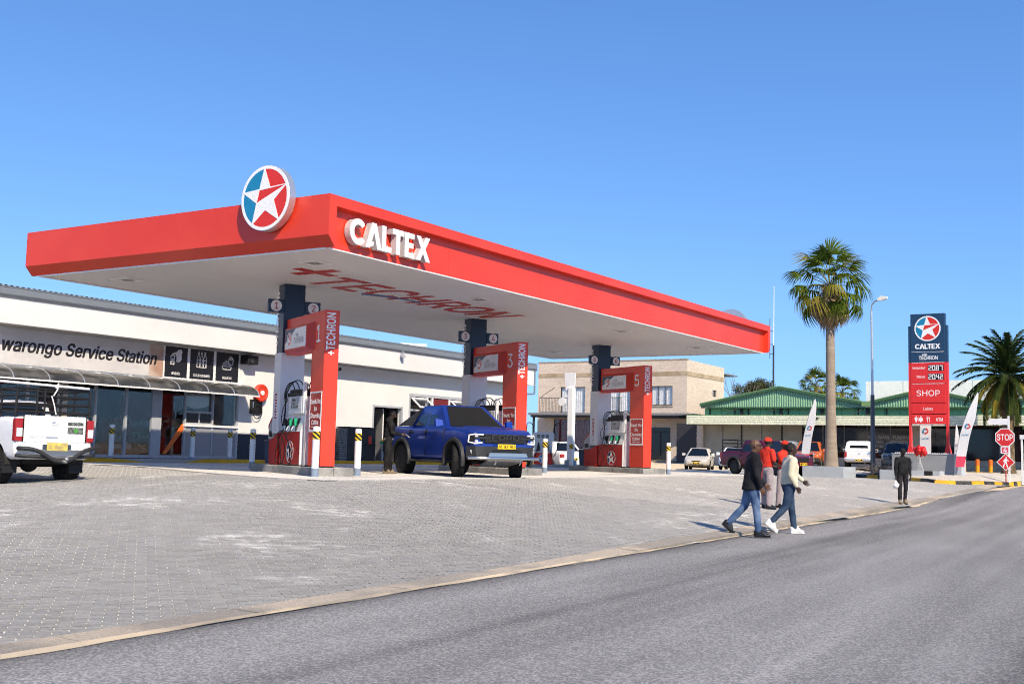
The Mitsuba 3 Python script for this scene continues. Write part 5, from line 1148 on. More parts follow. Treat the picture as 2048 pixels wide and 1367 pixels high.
wc.part('shaft', box(30.0, 30.28, 10.95, 11.25, .88, 4.6, .03), 'white_plain'); wc.part('foot', box(29.93, 30.35, 10.88, 11.32, .66, 1.12), 'bollard_grey'); wc.part('head_board', hull([(30.1, y, z) for y, z in ((10.98, 3.9), (11.22, 3.9), (11.42, 4.5), (11.5, 5.3), (10.9, 5.3))] + [(30.18, y, z) for y, z in ((10.98, 3.9), (11.22, 3.9), (11.42, 4.5), (11.5, 5.3), (10.9, 5.3))]), 'white_plain')
wc.part('round_plate', mv(prism(Point(0, 0).buffer(.2, 24), .05), Mx((29.95, 11.5, 3.9), (0, -1, 0), (0, 0, 1))), 'white_plain')
# ------------------------------------------------------------------ vehicles
def car_paint(key, c, metallic=.0, rough=.3): P(key, c, rough, .5, metallic, coat=1., coat_gloss=.96)
car_paint('paint_blue', (.008, .05, .36), .45, .22); car_paint('paint_white', (.78, .78, .78)); car_paint('paint_pearl', (.62, .57, .49), .15); car_paint('paint_maroon', (.11, .010, .028), .2); car_paint('paint_orange', (.60, .12, .02), .2); car_paint('paint_dark', (.07, .075, .085), .3); car_paint('paint_silver', (.5, .51, .52), .4)
P('rim_grey', (.30, .30, .31), .35, metal=.6); P('seam', (.01, .01, .01), .7); P('under', (.02, .019, .018), .9); P('drl', (.85, .86, .88), .3)
P('dirty_plate', varied((.78, .60, .12), (.45, .36, .15), 14.), .6); P('sticker_dark', varied((.03, .035, .03), (.2, .22, .2), 20.), .5); P('sticker_green', (.08, .32, .06), .5)
def wheel(t, x, y, r, w, steer=0, rim='rim_grey', tread=False, spokes=6):
    o = 1 if y > 0 else -1
    M = rz(steer, (x, y, r)) @ Mx((0, 0, 0), (1, 0, 0), (0, 0, 1) if o < 0 else (0, 0, -1))      # local z points outboard
    h = w / 2
    k = t.part('wheel', mv(lathe([(r * .58, -h * .9), (r * .90, -h), (r * .985, -h * .82), (r, -h * .5), (r, h * .5), (r * .985, h * .82), (r * .90, h), (r * .60, h * .96), (r * .57, h * .7)], 36), M), 'tyre', 35)
    t.part('rim', mv(cat(lathe([(.02, h * .45), (r * .20, h * .5), (r * .22, h * .35), (r * .50, h * .30), (r * .575, h * .80), (r * .60, h * .92)], 28), *[mv(box(r * .12, r * .55, -.035, .035, h * .34, h * .62, .01), rz(360 / spokes * i)) for i in range(spokes)]), M), rim, 35, parent=k)
    if tread:
        bl = []
        for i in range(34):
            for j, zz in enumerate((-.36, -.12, .12, .36)):
                a = (i + .5 * (j % 2)) * 360 / 34
                bl.append(mv(box(r - .004, r + .010, -.024, .024, zz * w - .024, zz * w + .024), rz(a + 8 * zz)))
        for i in range(34): bl.append(mv(box(r * .93, r * .985, -.018, .018, h * .86, h * 1.03), rz(i * 360 / 34)))
        t.part('tread', mv(cat(*bl), M), 'black_rubber', parent=k, kind='stuff', label='chunky tread blocks')
def body_ring(x, w, zb, zt, cr=.015):
    h = zt - zb; p = [(w * .86, zb), (w * .95, zb + .05), (w * .985, zb + .14), (w * .995, zb + .36 * h), (w, zb + .6 * h), (w * .988, zb + .8 * h), (w * .965, zt - .06), (w * .925, zt - .022), (w * .86, zt - .004), (w * .45, zt + cr * .8)]
    return [(x, y, z) for y, z in p] + [(x, 0, zt + cr)] + [(x, -y, z) for y, z in p[::-1]] + [(x, 0, zb)]
def facequad(c, s0, s1, t0, t1, off, th=.006, skew=(0, 0)):
    c = [np.asarray(q, float) for q in c]
    f = lambda s, t: (c[0] * (1 - s) + c[1] * s) * (1 - t) + (c[3] * (1 - s) + c[2] * s) * t
    n = np.cross(c[1] - c[0], c[3] - c[0]); n /= np.linalg.norm(n)
    q = [f(s0, t0), f(s1, t0), f(s1 + skew[1], t1), f(s0 + skew[0], t1)]
    return loft([[p + n * (off - th) for p in q], [p + n * off for p in q]])
def vehicle(name, lab, cat_, M, paint, W, wb, tr, r, tw, zb, stations, cab, side_win, arch=1.22, steer=0, tread=False, rim='rim_grey', bed=None, flare=None, group=None):
    t = Thing(name, lab, cat_, group, M)
    body = loft([body_ring(*s) for s in stations])
    cuts = []
    for x in (wb / 2, -wb / 2):
        for s in (-1, 1): cuts.append(cyl((x, s * (W / 2 + .1), r * 1.02), (x, s * (W / 2 - .34), r * 1.02), r * arch, n=28))
    if bed: cuts.append(box(bed[0], bed[1], -W / 2 + .10, W / 2 - .10, bed[2], 3))
    body = cut(body, *cuts); bk_ = t.part('body', body, paint, 38)
    t.part('underside', box(-wb / 2 - .5, wb / 2 + .4, -W / 2 + .36, W / 2 - .36, zb - .06, zb + .25), 'under', parent=bk_)
    for x in (wb / 2, -wb / 2): t.part('axle', cyl((x, -tr / 2, r), (x, tr / 2, r), .05, n=8), 'under', parent=bk_)
    if bed: t.part('bed_liner', box(bed[0] + .01, bed[1] - .01, -W / 2 + .11, W / 2 - .11, bed[2] - .02, bed[2] + .004), 'black', parent=bk_)
    for i, (x, s) in enumerate(((wb / 2, 1), (wb / 2, -1), (-wb / 2, 1), (-wb / 2, -1))): wheel(t, x, s * tr / 2, r, tw, steer if i < 2 else 0, rim, tread)
    for x in (wb / 2, -wb / 2):
        for s in (-1, 1):
            a = np.linspace(0, np.pi, 17); rc = r * arch - .006; ys_ = (s * (W / 2 - .015), s * (W / 2 - .335))
            t.part('arch_liner', cat(strip_v([(x + math.cos(q) * rc, ys_[0], r * 1.02 + math.sin(q) * rc) for q in a], [(x + math.cos(q) * rc, ys_[1], r * 1.02 + math.sin(q) * rc) for q in a]), prism(Polygon([(math.cos(q) * rc, math.sin(q) * rc) for q in a]), .004, Mx((x, ys_[1], r * 1.02), (1, 0, 0), (0, 0, 1)))), 'under', parent=bk_)
    if flare:
        for x in (wb / 2, -wb / 2):
            for s in (-1, 1):
                a = np.radians(np.linspace(-14, 194, 22)); ro, ri = r * arch + .085, r * arch - .015
                sec = lambda an: [(x + math.cos(an) * ri, s * (W / 2 - .06), r * 1.02 + math.sin(an) * ri), (x + math.cos(an) * ri, s * (W / 2 + .055), r * 1.02 + math.sin(an) * ri), (x + math.cos(an) * (ro - .03), s * (W / 2 + .055), r * 1.02 + math.sin(an) * (ro - .03)), (x + math.cos(an) * ro, s * (W / 2 - .02), r * 1.02 + math.sin(an) * ro)]
                t.part('wheel_arch_flare', loft([sec(v) for v in a]), flare, 30)
    xr, xf, xrt, xft, zb_, zt_, w0, w1 = cab
    roof = [(x, s * w1 * k, zt_ - d) for s in (-1, 1) for x in (xrt, xft) for k, d in ((1.0, .035), (.86, 0))] + [((xrt + xft) / 2, s * w1 * .6, zt_ + .025) for s in (-1, 1)]
    ck = t.part('cab', hull([(x, s * w0, zb_ - .06) for s in (-1, 1) for x in (xr, xf)] + [tuple(np.array(q) + np.array(o) * .035) for q in [((xrt if x == xrt else xft) + (.03 if x == xrt else -.03), s * (w1 - .03), zt_ - .035) for s in (-1, 1) for x in (xrt, xft)] for o in sph((0, 0, 0), 1, 2).vertices] + [((xrt + xft) / 2, s * w1 * .55, zt_ + .022) for s in (-1, 1)] + [(x * .8 + .2 * (xrt + xft) / 2, s * w1 * .5, zt_ + .012) for s in (-1, 1) for x in (xrt, xft)]), paint, 40)
    L_ = [(xr, w0, zb_ - .06), (xf, w0, zb_ - .06), (xft, w1, zt_ - .035), (xrt, w1, zt_ - .035)]
    Rr = [(xf, -w0, zb_ - .06), (xr, -w0, zb_ - .06), (xrt, -w1, zt_ - .035), (xft, -w1, zt_ - .035)]
    for s0, s1, sk in side_win:
        t.part('side_window', facequad(L_, s0, s1, .16, .88, -.004, .008, sk) if False else facequad([L_[1], L_[0], L_[3], L_[2]], 1 - s1, 1 - s0, .16, .88, .004, .008, (-sk[1], -sk[0])), 'tinted_glass', parent=ck)
        t.part('side_window', facequad([Rr[1], Rr[0], Rr[3], Rr[2]], s0, s1, .16, .88, .004, .008, sk) if False else facequad(Rr, 1 - s1, 1 - s0, .16, .88, .004, .008, (-sk[1], -sk[0])), 'tinted_glass', parent=ck)
    t.part('windscreen', facequad([(xf, w0, zb_ - .06), (xf, -w0, zb_ - .06), (xft, -w1, zt_ - .03), (xft, w1, zt_ - .03)] if False else [(xf, -w0, zb_ - .06), (xf, w0, zb_ - .06), (xft, w1 * .86, zt_), (xft, -w1 * .86, zt_)], .05, .95, .10, .94, .012, .02), 'tinted_glass', parent=ck)
    t.part('rear_window', facequad([(xr, w0, zb_ - .06), (xr, -w0, zb_ - .06), (xrt, -w1 * .86, zt_), (xrt, w1 * .86, zt_)], .08, .92, .2, .9, .012, .02), 'tinted_glass', parent=ck)
    for s in (-1, 1):
        k = t.part('mirror', hull([(xf - .28 + a, s * (w0 + b), zb_ + c) for a, b, c in ((0, .06, .02), (.12, .06, .03), (.10, .26, .0), (.0, .27, .0), (0, .06, .17), (.08, .07, .17), (.05, .26, .20), (0, .27, .2))]), paint, 30)
        t.part('mirror_glass', box(xf - .29, xf - .283, s * (w0 + .08), s * (w0 + .25), zb_ + .03, zb_ + .16), 'black_gloss', parent=k)
    return t
def side_lines(t, W, xs, z0, z1, handles, zh, sills=None):
    for s in (-1, 1):
        for x in xs: t.part('door_seam', box(x - .005, x + .005, s * (W / 2 - .03), s * (W / 2 + .002), z0, z1), 'seam')
        for x in handles: t.part('door_handle', box(x - .10, x + .10, s * (W / 2 - .02), s * (W / 2 + .025), zh, zh + .04, .008), 'black')
        if sills: t.part('side_step', box(sills[0], sills[1], s * (W / 2 - .10), s * (W / 2 + .05), sills[2], sills[2] + .06, .02), 'dark_plastic')
def plate(t, x, z, txt, back=False, w=.46, h=.12, mat='plate_yellow'):
    d = -1 if back else 1; M = Mx((x, 0, z), (0, d, 0), (0, 0, 1))
    k = t.part('number_plate', prism(sbox(-w / 2, 0, w / 2, h), .012, M), mat)
    if txt: t.part('plate_print', text(txt, h * .58, .003, True, M @ Mx((0, h * .2, .012)), True, w * .84), 'black', parent=k)
def gz(x, y): return float(H(x, y))

# the blue pickup at the middle pump
st_ = [(-2.78, .90, .55, 1.30), (-2.72, .965, .45, 1.335), (-1.2, .985, .42, 1.335), (-1.05, .985, .40, 1.29), (.95, .985, .40, 1.29), (1.35, .985, .42, 1.29), (1.9, .98, .46, 1.265), (2.25, .955, .50, 1.225), (2.45, .90, .56, 1.15), (2.55, .82, .62, 1.05)]
bp = vehicle('pickup_truck', 'shiny blue double-cab pickup with black arches parked at the middle pump', 'pickup', head(-.469, -.883, (7.93, 2.05, .757)), 'paint_blue', 1.97, 3.27, 1.70, .415, .30, .40, st_, (-1.28, 1.10, -.92, .20, 1.30, 1.89, .90, .66), [(.10, .44, (.05, .02)), (.475, .80, (.0, -.09))], 1.25, -24, True, 'black', (-2.68, -1.32, .85), 'dark_plastic')
side_lines(bp, 1.97, (1.02, -.10, -1.12), .52, 1.24, (-.02, -1.0), 1.14, (-1.0, 1.0, .36))
for s in (-1, 1): bp.part('sail_panel', hull([(x, s * y, z) for x, y, z in ((-1.2, .86, 1.33), (-1.2, .92, 1.33), (-2.1, .90, 1.34), (-.95, .66, 1.84), (-.95, .72, 1.82))]), 'dark_plastic')
bp.part('hood_bulge', hull([(x, s * y, z) for s in (-1, 1) for x, y, z in ((1.1, .50, 1.30), (1.15, .42, 1.335), (2.2, .44, 1.24), (2.1, .36, 1.275), (2.38, .40, 1.18))]), 'paint_blue', 20)
gr = bp.part('grille', hull([(x, s * y, z) for s in (-1, 1) for x, y, z in ((2.50, .60, .86), (2.585, .56, .88), (2.585, .60, 1.08), (2.50, .64, 1.11))]), 'black')
bp.part('grille_bar', cat(*[box(2.58, 2.60, -.60, .60, z - .006, z + .006) for z in (.90, .925, .95)]), 'dark_plastic', parent=gr)
bp.part('raised_lettering', text('FORD', .125, .03, True, Mx((2.586, 0, .955), (0, 1, 0), (0, 0, 1)), True, .80), 'dark_plastic', parent=gr); bp.part('grille_frame', cat(box(2.575, 2.60, -.62, .62, 1.085, 1.11), box(2.575, 2.605, -.86, -.45, .985, 1.03), box(2.575, 2.605, .45, .86, .985, 1.03)), 'dark_plastic', parent=gr)
for s in (-1, 1):
    hl = bp.part('headlight', hull([(x, s * y, z) for x, y, z in ((2.40, .955, 1.12), (2.36, .965, .84), (2.56, .62, .87), (2.585, .62, 1.10), (2.50, .86, .84), (2.52, .86, 1.12))]), 'black_gloss')
    bp.part('light_signature', tube([(2.595, s * .64, 1.085), (2.545, s * .86, 1.095), (2.42, s * .955, 1.07), (2.40, s * .965, .90), (2.53, s * .86, .865), (2.585, s * .66, .885)], .022, 6), 'drl', parent=hl)
    bp.part('lamp_lens', cat(mv(sph((0, 0, 0), (.03, .05, .045)), (2.53, s * .80, 1.04)), mv(sph((0, 0, 0), (.03, .05, .045)), (2.53, s * .80, .93))), 'lamp_clear', True, parent=hl)
    bp.part('fog_lamp', hull([(x, s * y, z) for x, y, z in ((2.44, .93, .70), (2.60, .70, .69), (2.60, .72, .60), (2.46, .90, .60))]), 'lamp_clear')
bm = bp.part('front_bumper', hull([(x, s * y, z) for s in (-1, 1) for x, y, z in ((2.30, .98, .80), (2.32, .98, .50), (2.55, .85, .80), (2.58, .82, .52), (2.66, .62, .79), (2.66, .60, .54), (2.45, .60, .44))]), 'dark_plastic')
bp.part('bumper_mouth', box(2.655, 2.67, -.42, .42, .60, .72), 'black', parent=bm); bp.part('skid_plate', hull([(x, s * y, z) for s in (-1, 1) for x, y, z in ((2.64, .50, .50), (2.60, .52, .42), (2.0, .45, .28), (2.0, .45, .31))]), 'brushed', parent=bm)
bb_ = bp.part('bull_bar', tube([(2.52, -1.02, .50), (2.70, -.80, .50), (2.76, -.5, .50), (2.76, .5, .50), (2.70, .80, .50), (2.52, 1.02, .50)], .042, 10), 'steel', True)
bp.part('bar_plate', hull([(2.72, s * y, z) for s in (-1, 1) for y, z in ((.58, .53), (.54, .645))] + [(2.765, s * y, z) for s in (-1, 1) for y, z in ((.57, .54), (.53, .635))]), 'steel', parent=bb_)
for s in (-1, 1): bp.part('tow_hook', tube([(2.72, s * .36, .48), (2.78, s * .36, .40), (2.72, s * .36, .34)], .018, 6), 'chrome', parent=bb_)
plate(bp, 2.668, .735, 'N   87  RU', w=.52, h=.125)
for s in (-1, 1): bp.part('tail_light', box(-2.79, -2.74, s * .74, s * .92, .95, 1.28), 'lamp_red')

# the white pickup at the left edge
st_ = [(-2.30, .80, .62, 1.30), (-2.24, .835, .50, 1.36), (-.9, .845, .48, 1.36), (-.8, .845, .46, 1.14), (1.1, .845, .46, 1.14), (1.9, .83, .48, 1.08), (2.35, .76, .55, 1.0), (2.45, .7, .6, .9)]
NPM = head(.153, .987, (-1.86, 8.05, .49)) @ np.diag([1.06, 1.06, 1.06, 1.])
wp_ = vehicle('pickup_truck', 'white pickup with black cattle rails seen from behind at the left edge', 'pickup', NPM, 'paint_white', 1.69, 2.95, 1.44, .385, .27, .46, st_, (-.85, 1.0, -.72, .25, 1.14, 1.72, .78, .60), [(.08, .86, (.06, -.10))], 1.25, 0, True, 'rim_grey', (-2.18, -1.0, .86))
tg = wp_.part('tailgate', box(-2.335, -2.285, -.665, .665, .845, 1.385, .02), 'paint_white'); wp_.part('tailgate_seam', box(-2.338, -2.30, -.676, -.667, .85, 1.38), 'seam', parent=tg); wp_.part('tailgate_seam', box(-2.338, -2.30, .667, .676, .85, 1.38), 'seam', parent=tg)
wp_.part('tailgate_handle', box(-2.35, -2.334, -.09, .09, 1.20, 1.235, .01), 'paint_white', parent=tg); wp_.part('badge', mv(lathe([(.035, 0), (.045, 0), (.045, .008), (.035, .008)], 16), Mx((-2.336, .05, 1.235), (0, -1, 0), (0, 0, 1))), 'silver', parent=tg)
MB_ = Mx((-2.336, 0, 0), (0, -1, 0), (0, 0, 1))
wp_.part('lettering', text('NP300', .065, .004, False, MB_ @ Mx((-.54, .92, 0)), width=.30), 'silver', parent=tg); wp_.part('badge_strip', prism(sbox(-.20, .93, .06, .965), .004, MB_), 'silver', parent=tg)
wp_.part('sticker', prism(sbox(.26, 1.20, .60, 1.27), .003, MB_), 'sticker_dark', parent=tg); wp_.part('sticker', prism(sbox(.26, 1.03, .60, 1.165), .003, MB_), 'sticker_dark', parent=tg); wp_.part('sticker_emblem', prism(Point(.44, 1.10).buffer(.05, 8), .005, MB_), 'sticker_green', parent=tg)
for s in (-1, 1):
    k = wp_.part('tail_light', box(-2.345, -2.20, s * .682, s * .842, .86, 1.32, .02), 'lamp_red'); wp_.part('reversing_lens', box(-2.352, -2.344, s * .70, s * .82, .955, 1.13), 'lamp_clear', parent=k)
rb = wp_.part('rear_bumper', hull([(x, s * y, z) for s in (-1, 1) for x, y, z in ((-2.18, .80, .80), (-2.18, .80, .66), (-2.42, .74, .80), (-2.42, .74, .70))]), 'paint_white')
wp_.part('step_pad', box(-2.44, -2.421, -.30, .30, .71, .81), 'navy_grey', parent=rb)
plate(wp_, -2.445, .685, '', True, .44, .16, 'dirty_plate')
k = wp_.part('tube_bumper', tube(spline([(-2.42, .80, .72), (-2.56, .70, .72), (-2.62, .45, .66), (-2.66, .22, .52), (-2.68, 0, .47), (-2.66, -.22, .52), (-2.62, -.45, .66), (-2.56, -.70, .74), (-2.44, -.92, .78)], 30), .042, 9), 'dark_plastic', True)
wp_.part('tube_bumper', tube([(-2.36, .82, .58), (-2.5, .70, .57), (-2.58, .35, .56), (-2.62, .1, .50), (-2.62, -.1, .50), (-2.58, -.35, .56), (-2.5, -.70, .58), (-2.36, -.86, .60)], .036, 8), 'dark_plastic', True, parent=k)
wp_.part('tow_ball', cat(cyl((-2.60, 0, .48), (-2.86, 0, .46), .03, n=8), sph((-2.86, 0, .52), .04)), 'brushed', True, parent=k)
wp_.part('mud_flap', box(-1.92, -1.90, -.86, -.56, .22, .62), 'black'); wp_.part('mud_flap', box(-1.92, -1.90, .56, .86, .22, .62), 'black'); wp_.part('differential', sph((-1.475, .1, .385), (.16, .18, .16), 2), 'under', True); wp_.part('fuel_tank', box(-1.0, .3, .25, .7, .34, .6, .03), 'under'); wp_.part('marker', box(-1.88, -1.86, .28, .38, .60, .64), 'lamp_amber')
cr_ = wp_.part('cattle_rail', cat(*[tube([(-2.20, -.79, z), (-2.20, .79, z)], .024, 7) for z in (1.46, 1.62, 1.78, 1.93)]), 'black', True, label='black tube frame around the load bed')
for s in (-1, 1):
    for z in (1.46, 1.62, 1.78, 1.93): wp_.part('rail', tube([(-2.20, s * .79, z), (-.95, s * .79, z)], .024, 7), 'black', True, parent=cr_)
    for x in (-2.20, -1.55, -.95): wp_.part('upright', tube([(x, s * .79, 1.36), (x, s * .79, 1.94)], .026, 7), 'black', True, parent=cr_)
for y in (-.08, .08): wp_.part('upright', tube([(-2.20, y + .28, 1.36), (-2.20, y + .28, 1.94)], .024, 7), 'black', True, parent=cr_)
wp_.part('rail', cat(*[tube([(-.95, -.79, z), (-.95, .79, z)], .024, 7) for z in (1.62, 1.93)]), 'black', True, parent=cr_)
single('white_pole', tube([(-2.26, 1.9, 2.06), (-2.26, -.72, 1.985)], .026, 8), 'white_plain', 'long white pole tied across the rails of the white pickup', 'pole', M=NPM, smooth=True)
single('rope', cat(tube([(-2.30, -.02, 2.06), (-2.31, .0, 1.93), (-2.27, .05, 1.8)], .016, 5), tube([(-2.28, .10, 1.8), (-2.26, .02, 1.6), (-2.27, -.02, 1.42)], .014, 5), sph((-2.29, 0, 1.98), .04, 1)), 'white_paint', 'white rope knotted round the black rails of the white pickup', 'rope', M=NPM, smooth=True)

# parked cars beyond
sed = lambda L: [(-L / 2, .62, .42, .80), (-L / 2 + .06, .76, .30, .90), (-L / 2 + .9, .84, .24, .95), (-.5, .85, .20, .90), (.8, .85, .20, .90), (L / 2 - .55, .82, .24, .80), (L / 2 - .12, .74, .26, .70), (L / 2, .60, .34, .58)]
cw = [(.14, .50, (.06, .03)), (.53, .84, (.02, -.16))]
def small_front(t, L, plate_txt, z=.40):
    t.part('grille', hull([(x, s * y, q) for s in (-1, 1) for x, y, q in ((L / 2 - .02, .30, .60), (L / 2 + .015, .28, .58), (L / 2 + .015, .26, .53), (L / 2 - .02, .30, .52))]), 'black')
    for s in (-1, 1): t.part('headlight', hull([(x, s * y, q) for x, y, q in ((L / 2 - .02, .40, .66), (L / 2 + .0, .36, .54), (L / 2 - .16, .74, .67), (L / 2 - .15, .74, .55), (L / 2 - .02, .60, .54))]), 'lamp_clear')
    t.part('bumper_gap', box(L / 2 - .04, L / 2 + .012, -.5, .5, .30, .36), 'black'); plate(t, L / 2 + .016, .385, plate_txt)
def small_rear(t, L, plate_txt):
    for s in (-1, 1): t.part('tail_light', box(-L / 2 - .01, -L / 2 + .10, s * .50, s * .74, .62, .80, .02), 'lamp_red')
    plate(t, -L / 2 - .012, .50, plate_txt, True)
def sedan(lab, u, v, du, dv, paint, name='sedan_car'):
    L = 4.3
    t = vehicle(name, lab, 'car', head(du, dv, (u, v, gz(u, v))), paint, 1.70, 2.46, 1.46, .30, .19, .20, sed(L), (-1.62, 1.02, -1.05, .18, .90, 1.41, .80, .58), cw, 1.12, 0, False, 'rim_grey')
    side_lines(t, 1.70, (.95, -.10, -1.02), .30, .88, (-.02, -.98), .78); small_front(t, L, 'N'); small_rear(t, L, 'N'); return t
sedan('cream white sedan parked facing left in front of the brick building', 54.0, 14.7, -.955, -.295, 'paint_pearl')
sedan('white sedan mostly hidden behind the maroon pickup, only its nose showing', 51.5, 11.2, -.97, -.24, 'paint_white')
sedan('white car behind the old pump, seen past the front of the blue pickup', 33.6, 14.0, .55, .83, 'paint_white', 'parked_car')
def truck(lab, u, v, du, dv, paint, plate_f='N', bull=False, rails=False, canopy=None, name='pickup_truck', z=None, flare=None, rim='rim_grey', tall=0, clad='paint_white', steer=0):
    s_ = [(-2.62, .84, .58, 1.08), (-2.56, .90, .46, 1.17), (-1.1, .92, .42, 1.17), (-1.0, .92, .40, 1.13), (.95, .92, .40, 1.13), (1.7, .915, .44, 1.10), (2.2, .88, .48, 1.02), (2.42, .80, .52, .94), (2.5, .70, .58, .84)]
    t = vehicle(name, lab, 'pickup', head(du, dv, (u, v, gz(u, v) if z is None else z)), paint, 1.84, 3.08, 1.54, .385, .26, .42, s_, (-1.22, 1.05, -.98, .25, 1.13, 1.76, .84, .63), [(.08, .44, (.03, .02)), (.475, .82, (0, -.10))], 1.2, steer, False, rim, (-2.5, -1.25, .72) if not canopy else None, flare)
    side_lines(t, 1.84, (1.0, -.08, -1.05), .48, 1.10, (-.0, -.95), 1.0, (-.9, .9, .36))
    t.part('grille', hull([(x, s * y, q) for s in (-1, 1) for x, y, q in ((2.44, .46, .92), (2.515, .42, .90), (2.525, .40, .72), (2.44, .46, .70))]), 'black')
    for s in (-1, 1):
        t.part('headlight', hull([(x, s * y, q) for x, y, q in ((2.42, .52, .96), (2.50, .46, .80), (2.22, .87, .98), (2.26, .86, .82), (2.47, .62, .79))]), 'lamp_clear')
        t.part('tail_light', box(-2.64, -2.50, s * .74, s * .90, .74, 1.10, .02), 'lamp_red')
    t.part('front_bumper', hull([(x, s * y, q) for s in (-1, 1) for x, y, q in ((2.3, .86, .70), (2.3, .84, .44), (2.55, .70, .70), (2.55, .66, .48))]), clad if not bull else 'dark_plastic'); plate(t, 2.556, .54, plate_f)
    t.part('rear_bumper', box(-2.72, -2.60, -.84, .84, .50, .66, .03), 'silver' if canopy else 'dark_plastic'); plate(t, -2.725, .53, plate_f, True)
    if bull:
        for s in (-1, 1): t.part('bull_bar', tube([(2.5, s * .50, .45), (2.66, s * .50, .55), (2.66, s * .48, 1.02), (2.62, s * .38, 1.06), (2.62, 0, 1.06)], .032, 8), 'chrome', True)
    if rails:
        for zq in (1.40, 1.58, 1.76):
            t.part('bed_rail', cat(tube([(-1.3, -.84, zq), (-2.5, -.84, zq), (-2.5, .84, zq), (-1.3, .84, zq)], .03, 6)), 'black')
        for x in (-1.3, -2.5):
            for s in (-1, 1): t.part('rail_post', tube([(x, s * .84, 1.16), (x, s * .84, 1.78)], .03, 6), 'black')
    if canopy:
        ck = t.part('canopy', hull([(x, s * y, q) for s in (-1, 1) for x, y, q in ((-2.60, .86, 1.175), (-1.15, .86, 1.175), (-2.50, .74, 1.72), (-1.05, .70, 1.78), (-2.50, .60, 1.78), (-1.05, .55, 1.82))]), canopy, 25)
        t.part('canopy_window', facequad([(-2.60, .86, 1.175), (-2.60, -.86, 1.175), (-2.50, -.74, 1.72), (-2.50, .74, 1.72)], .16, .84, .30, .86, .006, .01), 'tinted_glass', parent=ck)
        for s in (-1, 1): t.part('canopy_window', facequad([(-1.25, .86, 1.175), (-2.55, .86, 1.175), (-2.47, .74, 1.70), (-1.2, .72, 1.73)] if s > 0 else [(-2.55, -.86, 1.175), (-1.25, -.86, 1.175), (-1.2, -.72, 1.73), (-2.47, -.74, 1.70)], .1, .9, .25, .85, .006, .01), 'tinted_glass', parent=ck)
        t.part('badge', mv(lathe([(.05, 0), (.075, 0), (.075, .01), (.05, .01)], 16), Mx((-2.615, 0, .98), (0, -1, 0), (0, 0, 1))), 'silver')
    return t
tm_ = truck('maroon double-cab pickup with black bed rails behind the two walking men', 38.9, 4.5, -.46, -.888, 'paint_maroon', rails=True, flare='dark_plastic', rim='black', clad='paint_maroon', steer=0)
bc = Thing('beacon', 'orange beacon on the roof of the maroon pickup', 'beacon', None, tm_.M)
bc.part('base', cyl((-.2, .1, 1.78), (-.2, .1, 1.81), .07, n=12), 'black'); bc.part('dome', cyl((-.2, .1, 1.812), (-.2, .1, 1.93), .065, .055, 12), 'orange_paint', 30)
truck('orange pickup with chrome bull bar parked left of the palm trunk', 57.4, 8.3, -.975, -.22, 'paint_orange', bull=True, clad='paint_orange')
truck('white pickup with a white bed canopy seen from behind, right of the palm trunk', 58.4, 5.25, .97, .24, 'paint_white', canopy='paint_white')
truck('dark grey car with raked windscreen parked behind the brush pile', 57.2, 2.6, -.97, -.24, 'paint_dark', canopy='paint_dark', name='parked_car', clad='paint_dark')
truck('silver car largely hidden behind the men in red caps', 57.6, 10.1, -.97, -.24, 'paint_silver', canopy='paint_silver', name='parked_car', clad='paint_silver')
# ------------------------------------------------------------------ people
P('skin_brown', varied((.115, .058, .036), (.14, .072, .045), 9.), .5, .4); P('skin_dark', varied((.036, .021, .016), (.05, .028, .02), 9.), .45, .4); P('hair_black', (.010, .009, .009), .8)
def cloth(key, a, b, sc=7.): P(key, varied(a, b, sc), .85, .15, sheen=.25)
cloth('jacket_black', (.013, .013, .016), (.022, .022, .026)); cloth('shirt_maroon', (.21, .022, .025), (.27, .03, .032)); cloth('jeans_faded', (.055, .10, .20), (.16, .23, .36), 4.5); cloth('jeans_dark', (.018, .035, .075), (.045, .075, .13), 5.)
cloth('fleece_cream', (.62, .57, .42), (.70, .65, .50)); cloth('shirt_red', (.60, .035, .02), (.68, .05, .03)); cloth('trousers_mauve', (.30, .25, .26), (.37, .31, .32)); cloth('black_cloth', (.012, .012, .013), (.025, .025, .027)); cloth('track_dark', (.02, .018, .021), (.035, .032, .036)); cloth('shirt_grey', (.35, .34, .26), (.42, .41, .33)); cloth('white_cloth', (.72, .72, .72), (.8, .8, .8))
P('leather_black', (.014, .013, .013), .3, .5); P('shoe_brown', (.22, .17, .11), .7); P('shoe_white', (.74, .74, .73), .6); P('paper', (.8, .8, .78), .7)
def S(p, r, n=12):
    r = np.asarray(r if np.ndim(r) else (r, r, r), float)
    return m3.Manifold.sphere(1.0, n).scale(tuple(r)).translate(tuple(map(float, p)))
def bone(*pr, n=12): return m3.Manifold.batch_hull([S(p, r, n) for p, r in pr])
def organic(bones, edge=.03, it=8, wrinkle=0., seed=0, trim=None):
    m = m3.Manifold.batch_boolean(bones, m3.OpType.Add)
    for f in (trim or []): m = f(m)
    m = unman(m.refine_to_length(edge)); m = welded(m)
    trimesh.smoothing.filter_taubin(m, iterations=it)
    if wrinkle:
        v, n = np.array(m.vertices), np.array(m.vertex_normals)
        a = meshkit.fbm(np.c_[v[:, 0] * 9, v[:, 1] * 9, v[:, 2] * 5.5], 3, seed) - .5
        folds = np.sin((v[:, 2] * 30 + v[:, 0] * 18 + 5 * a)) * .25
        m.vertices = v + n * ((a * 2 + folds * .5) * wrinkle)[:, None]
    return tm(m.vertices, m.faces)
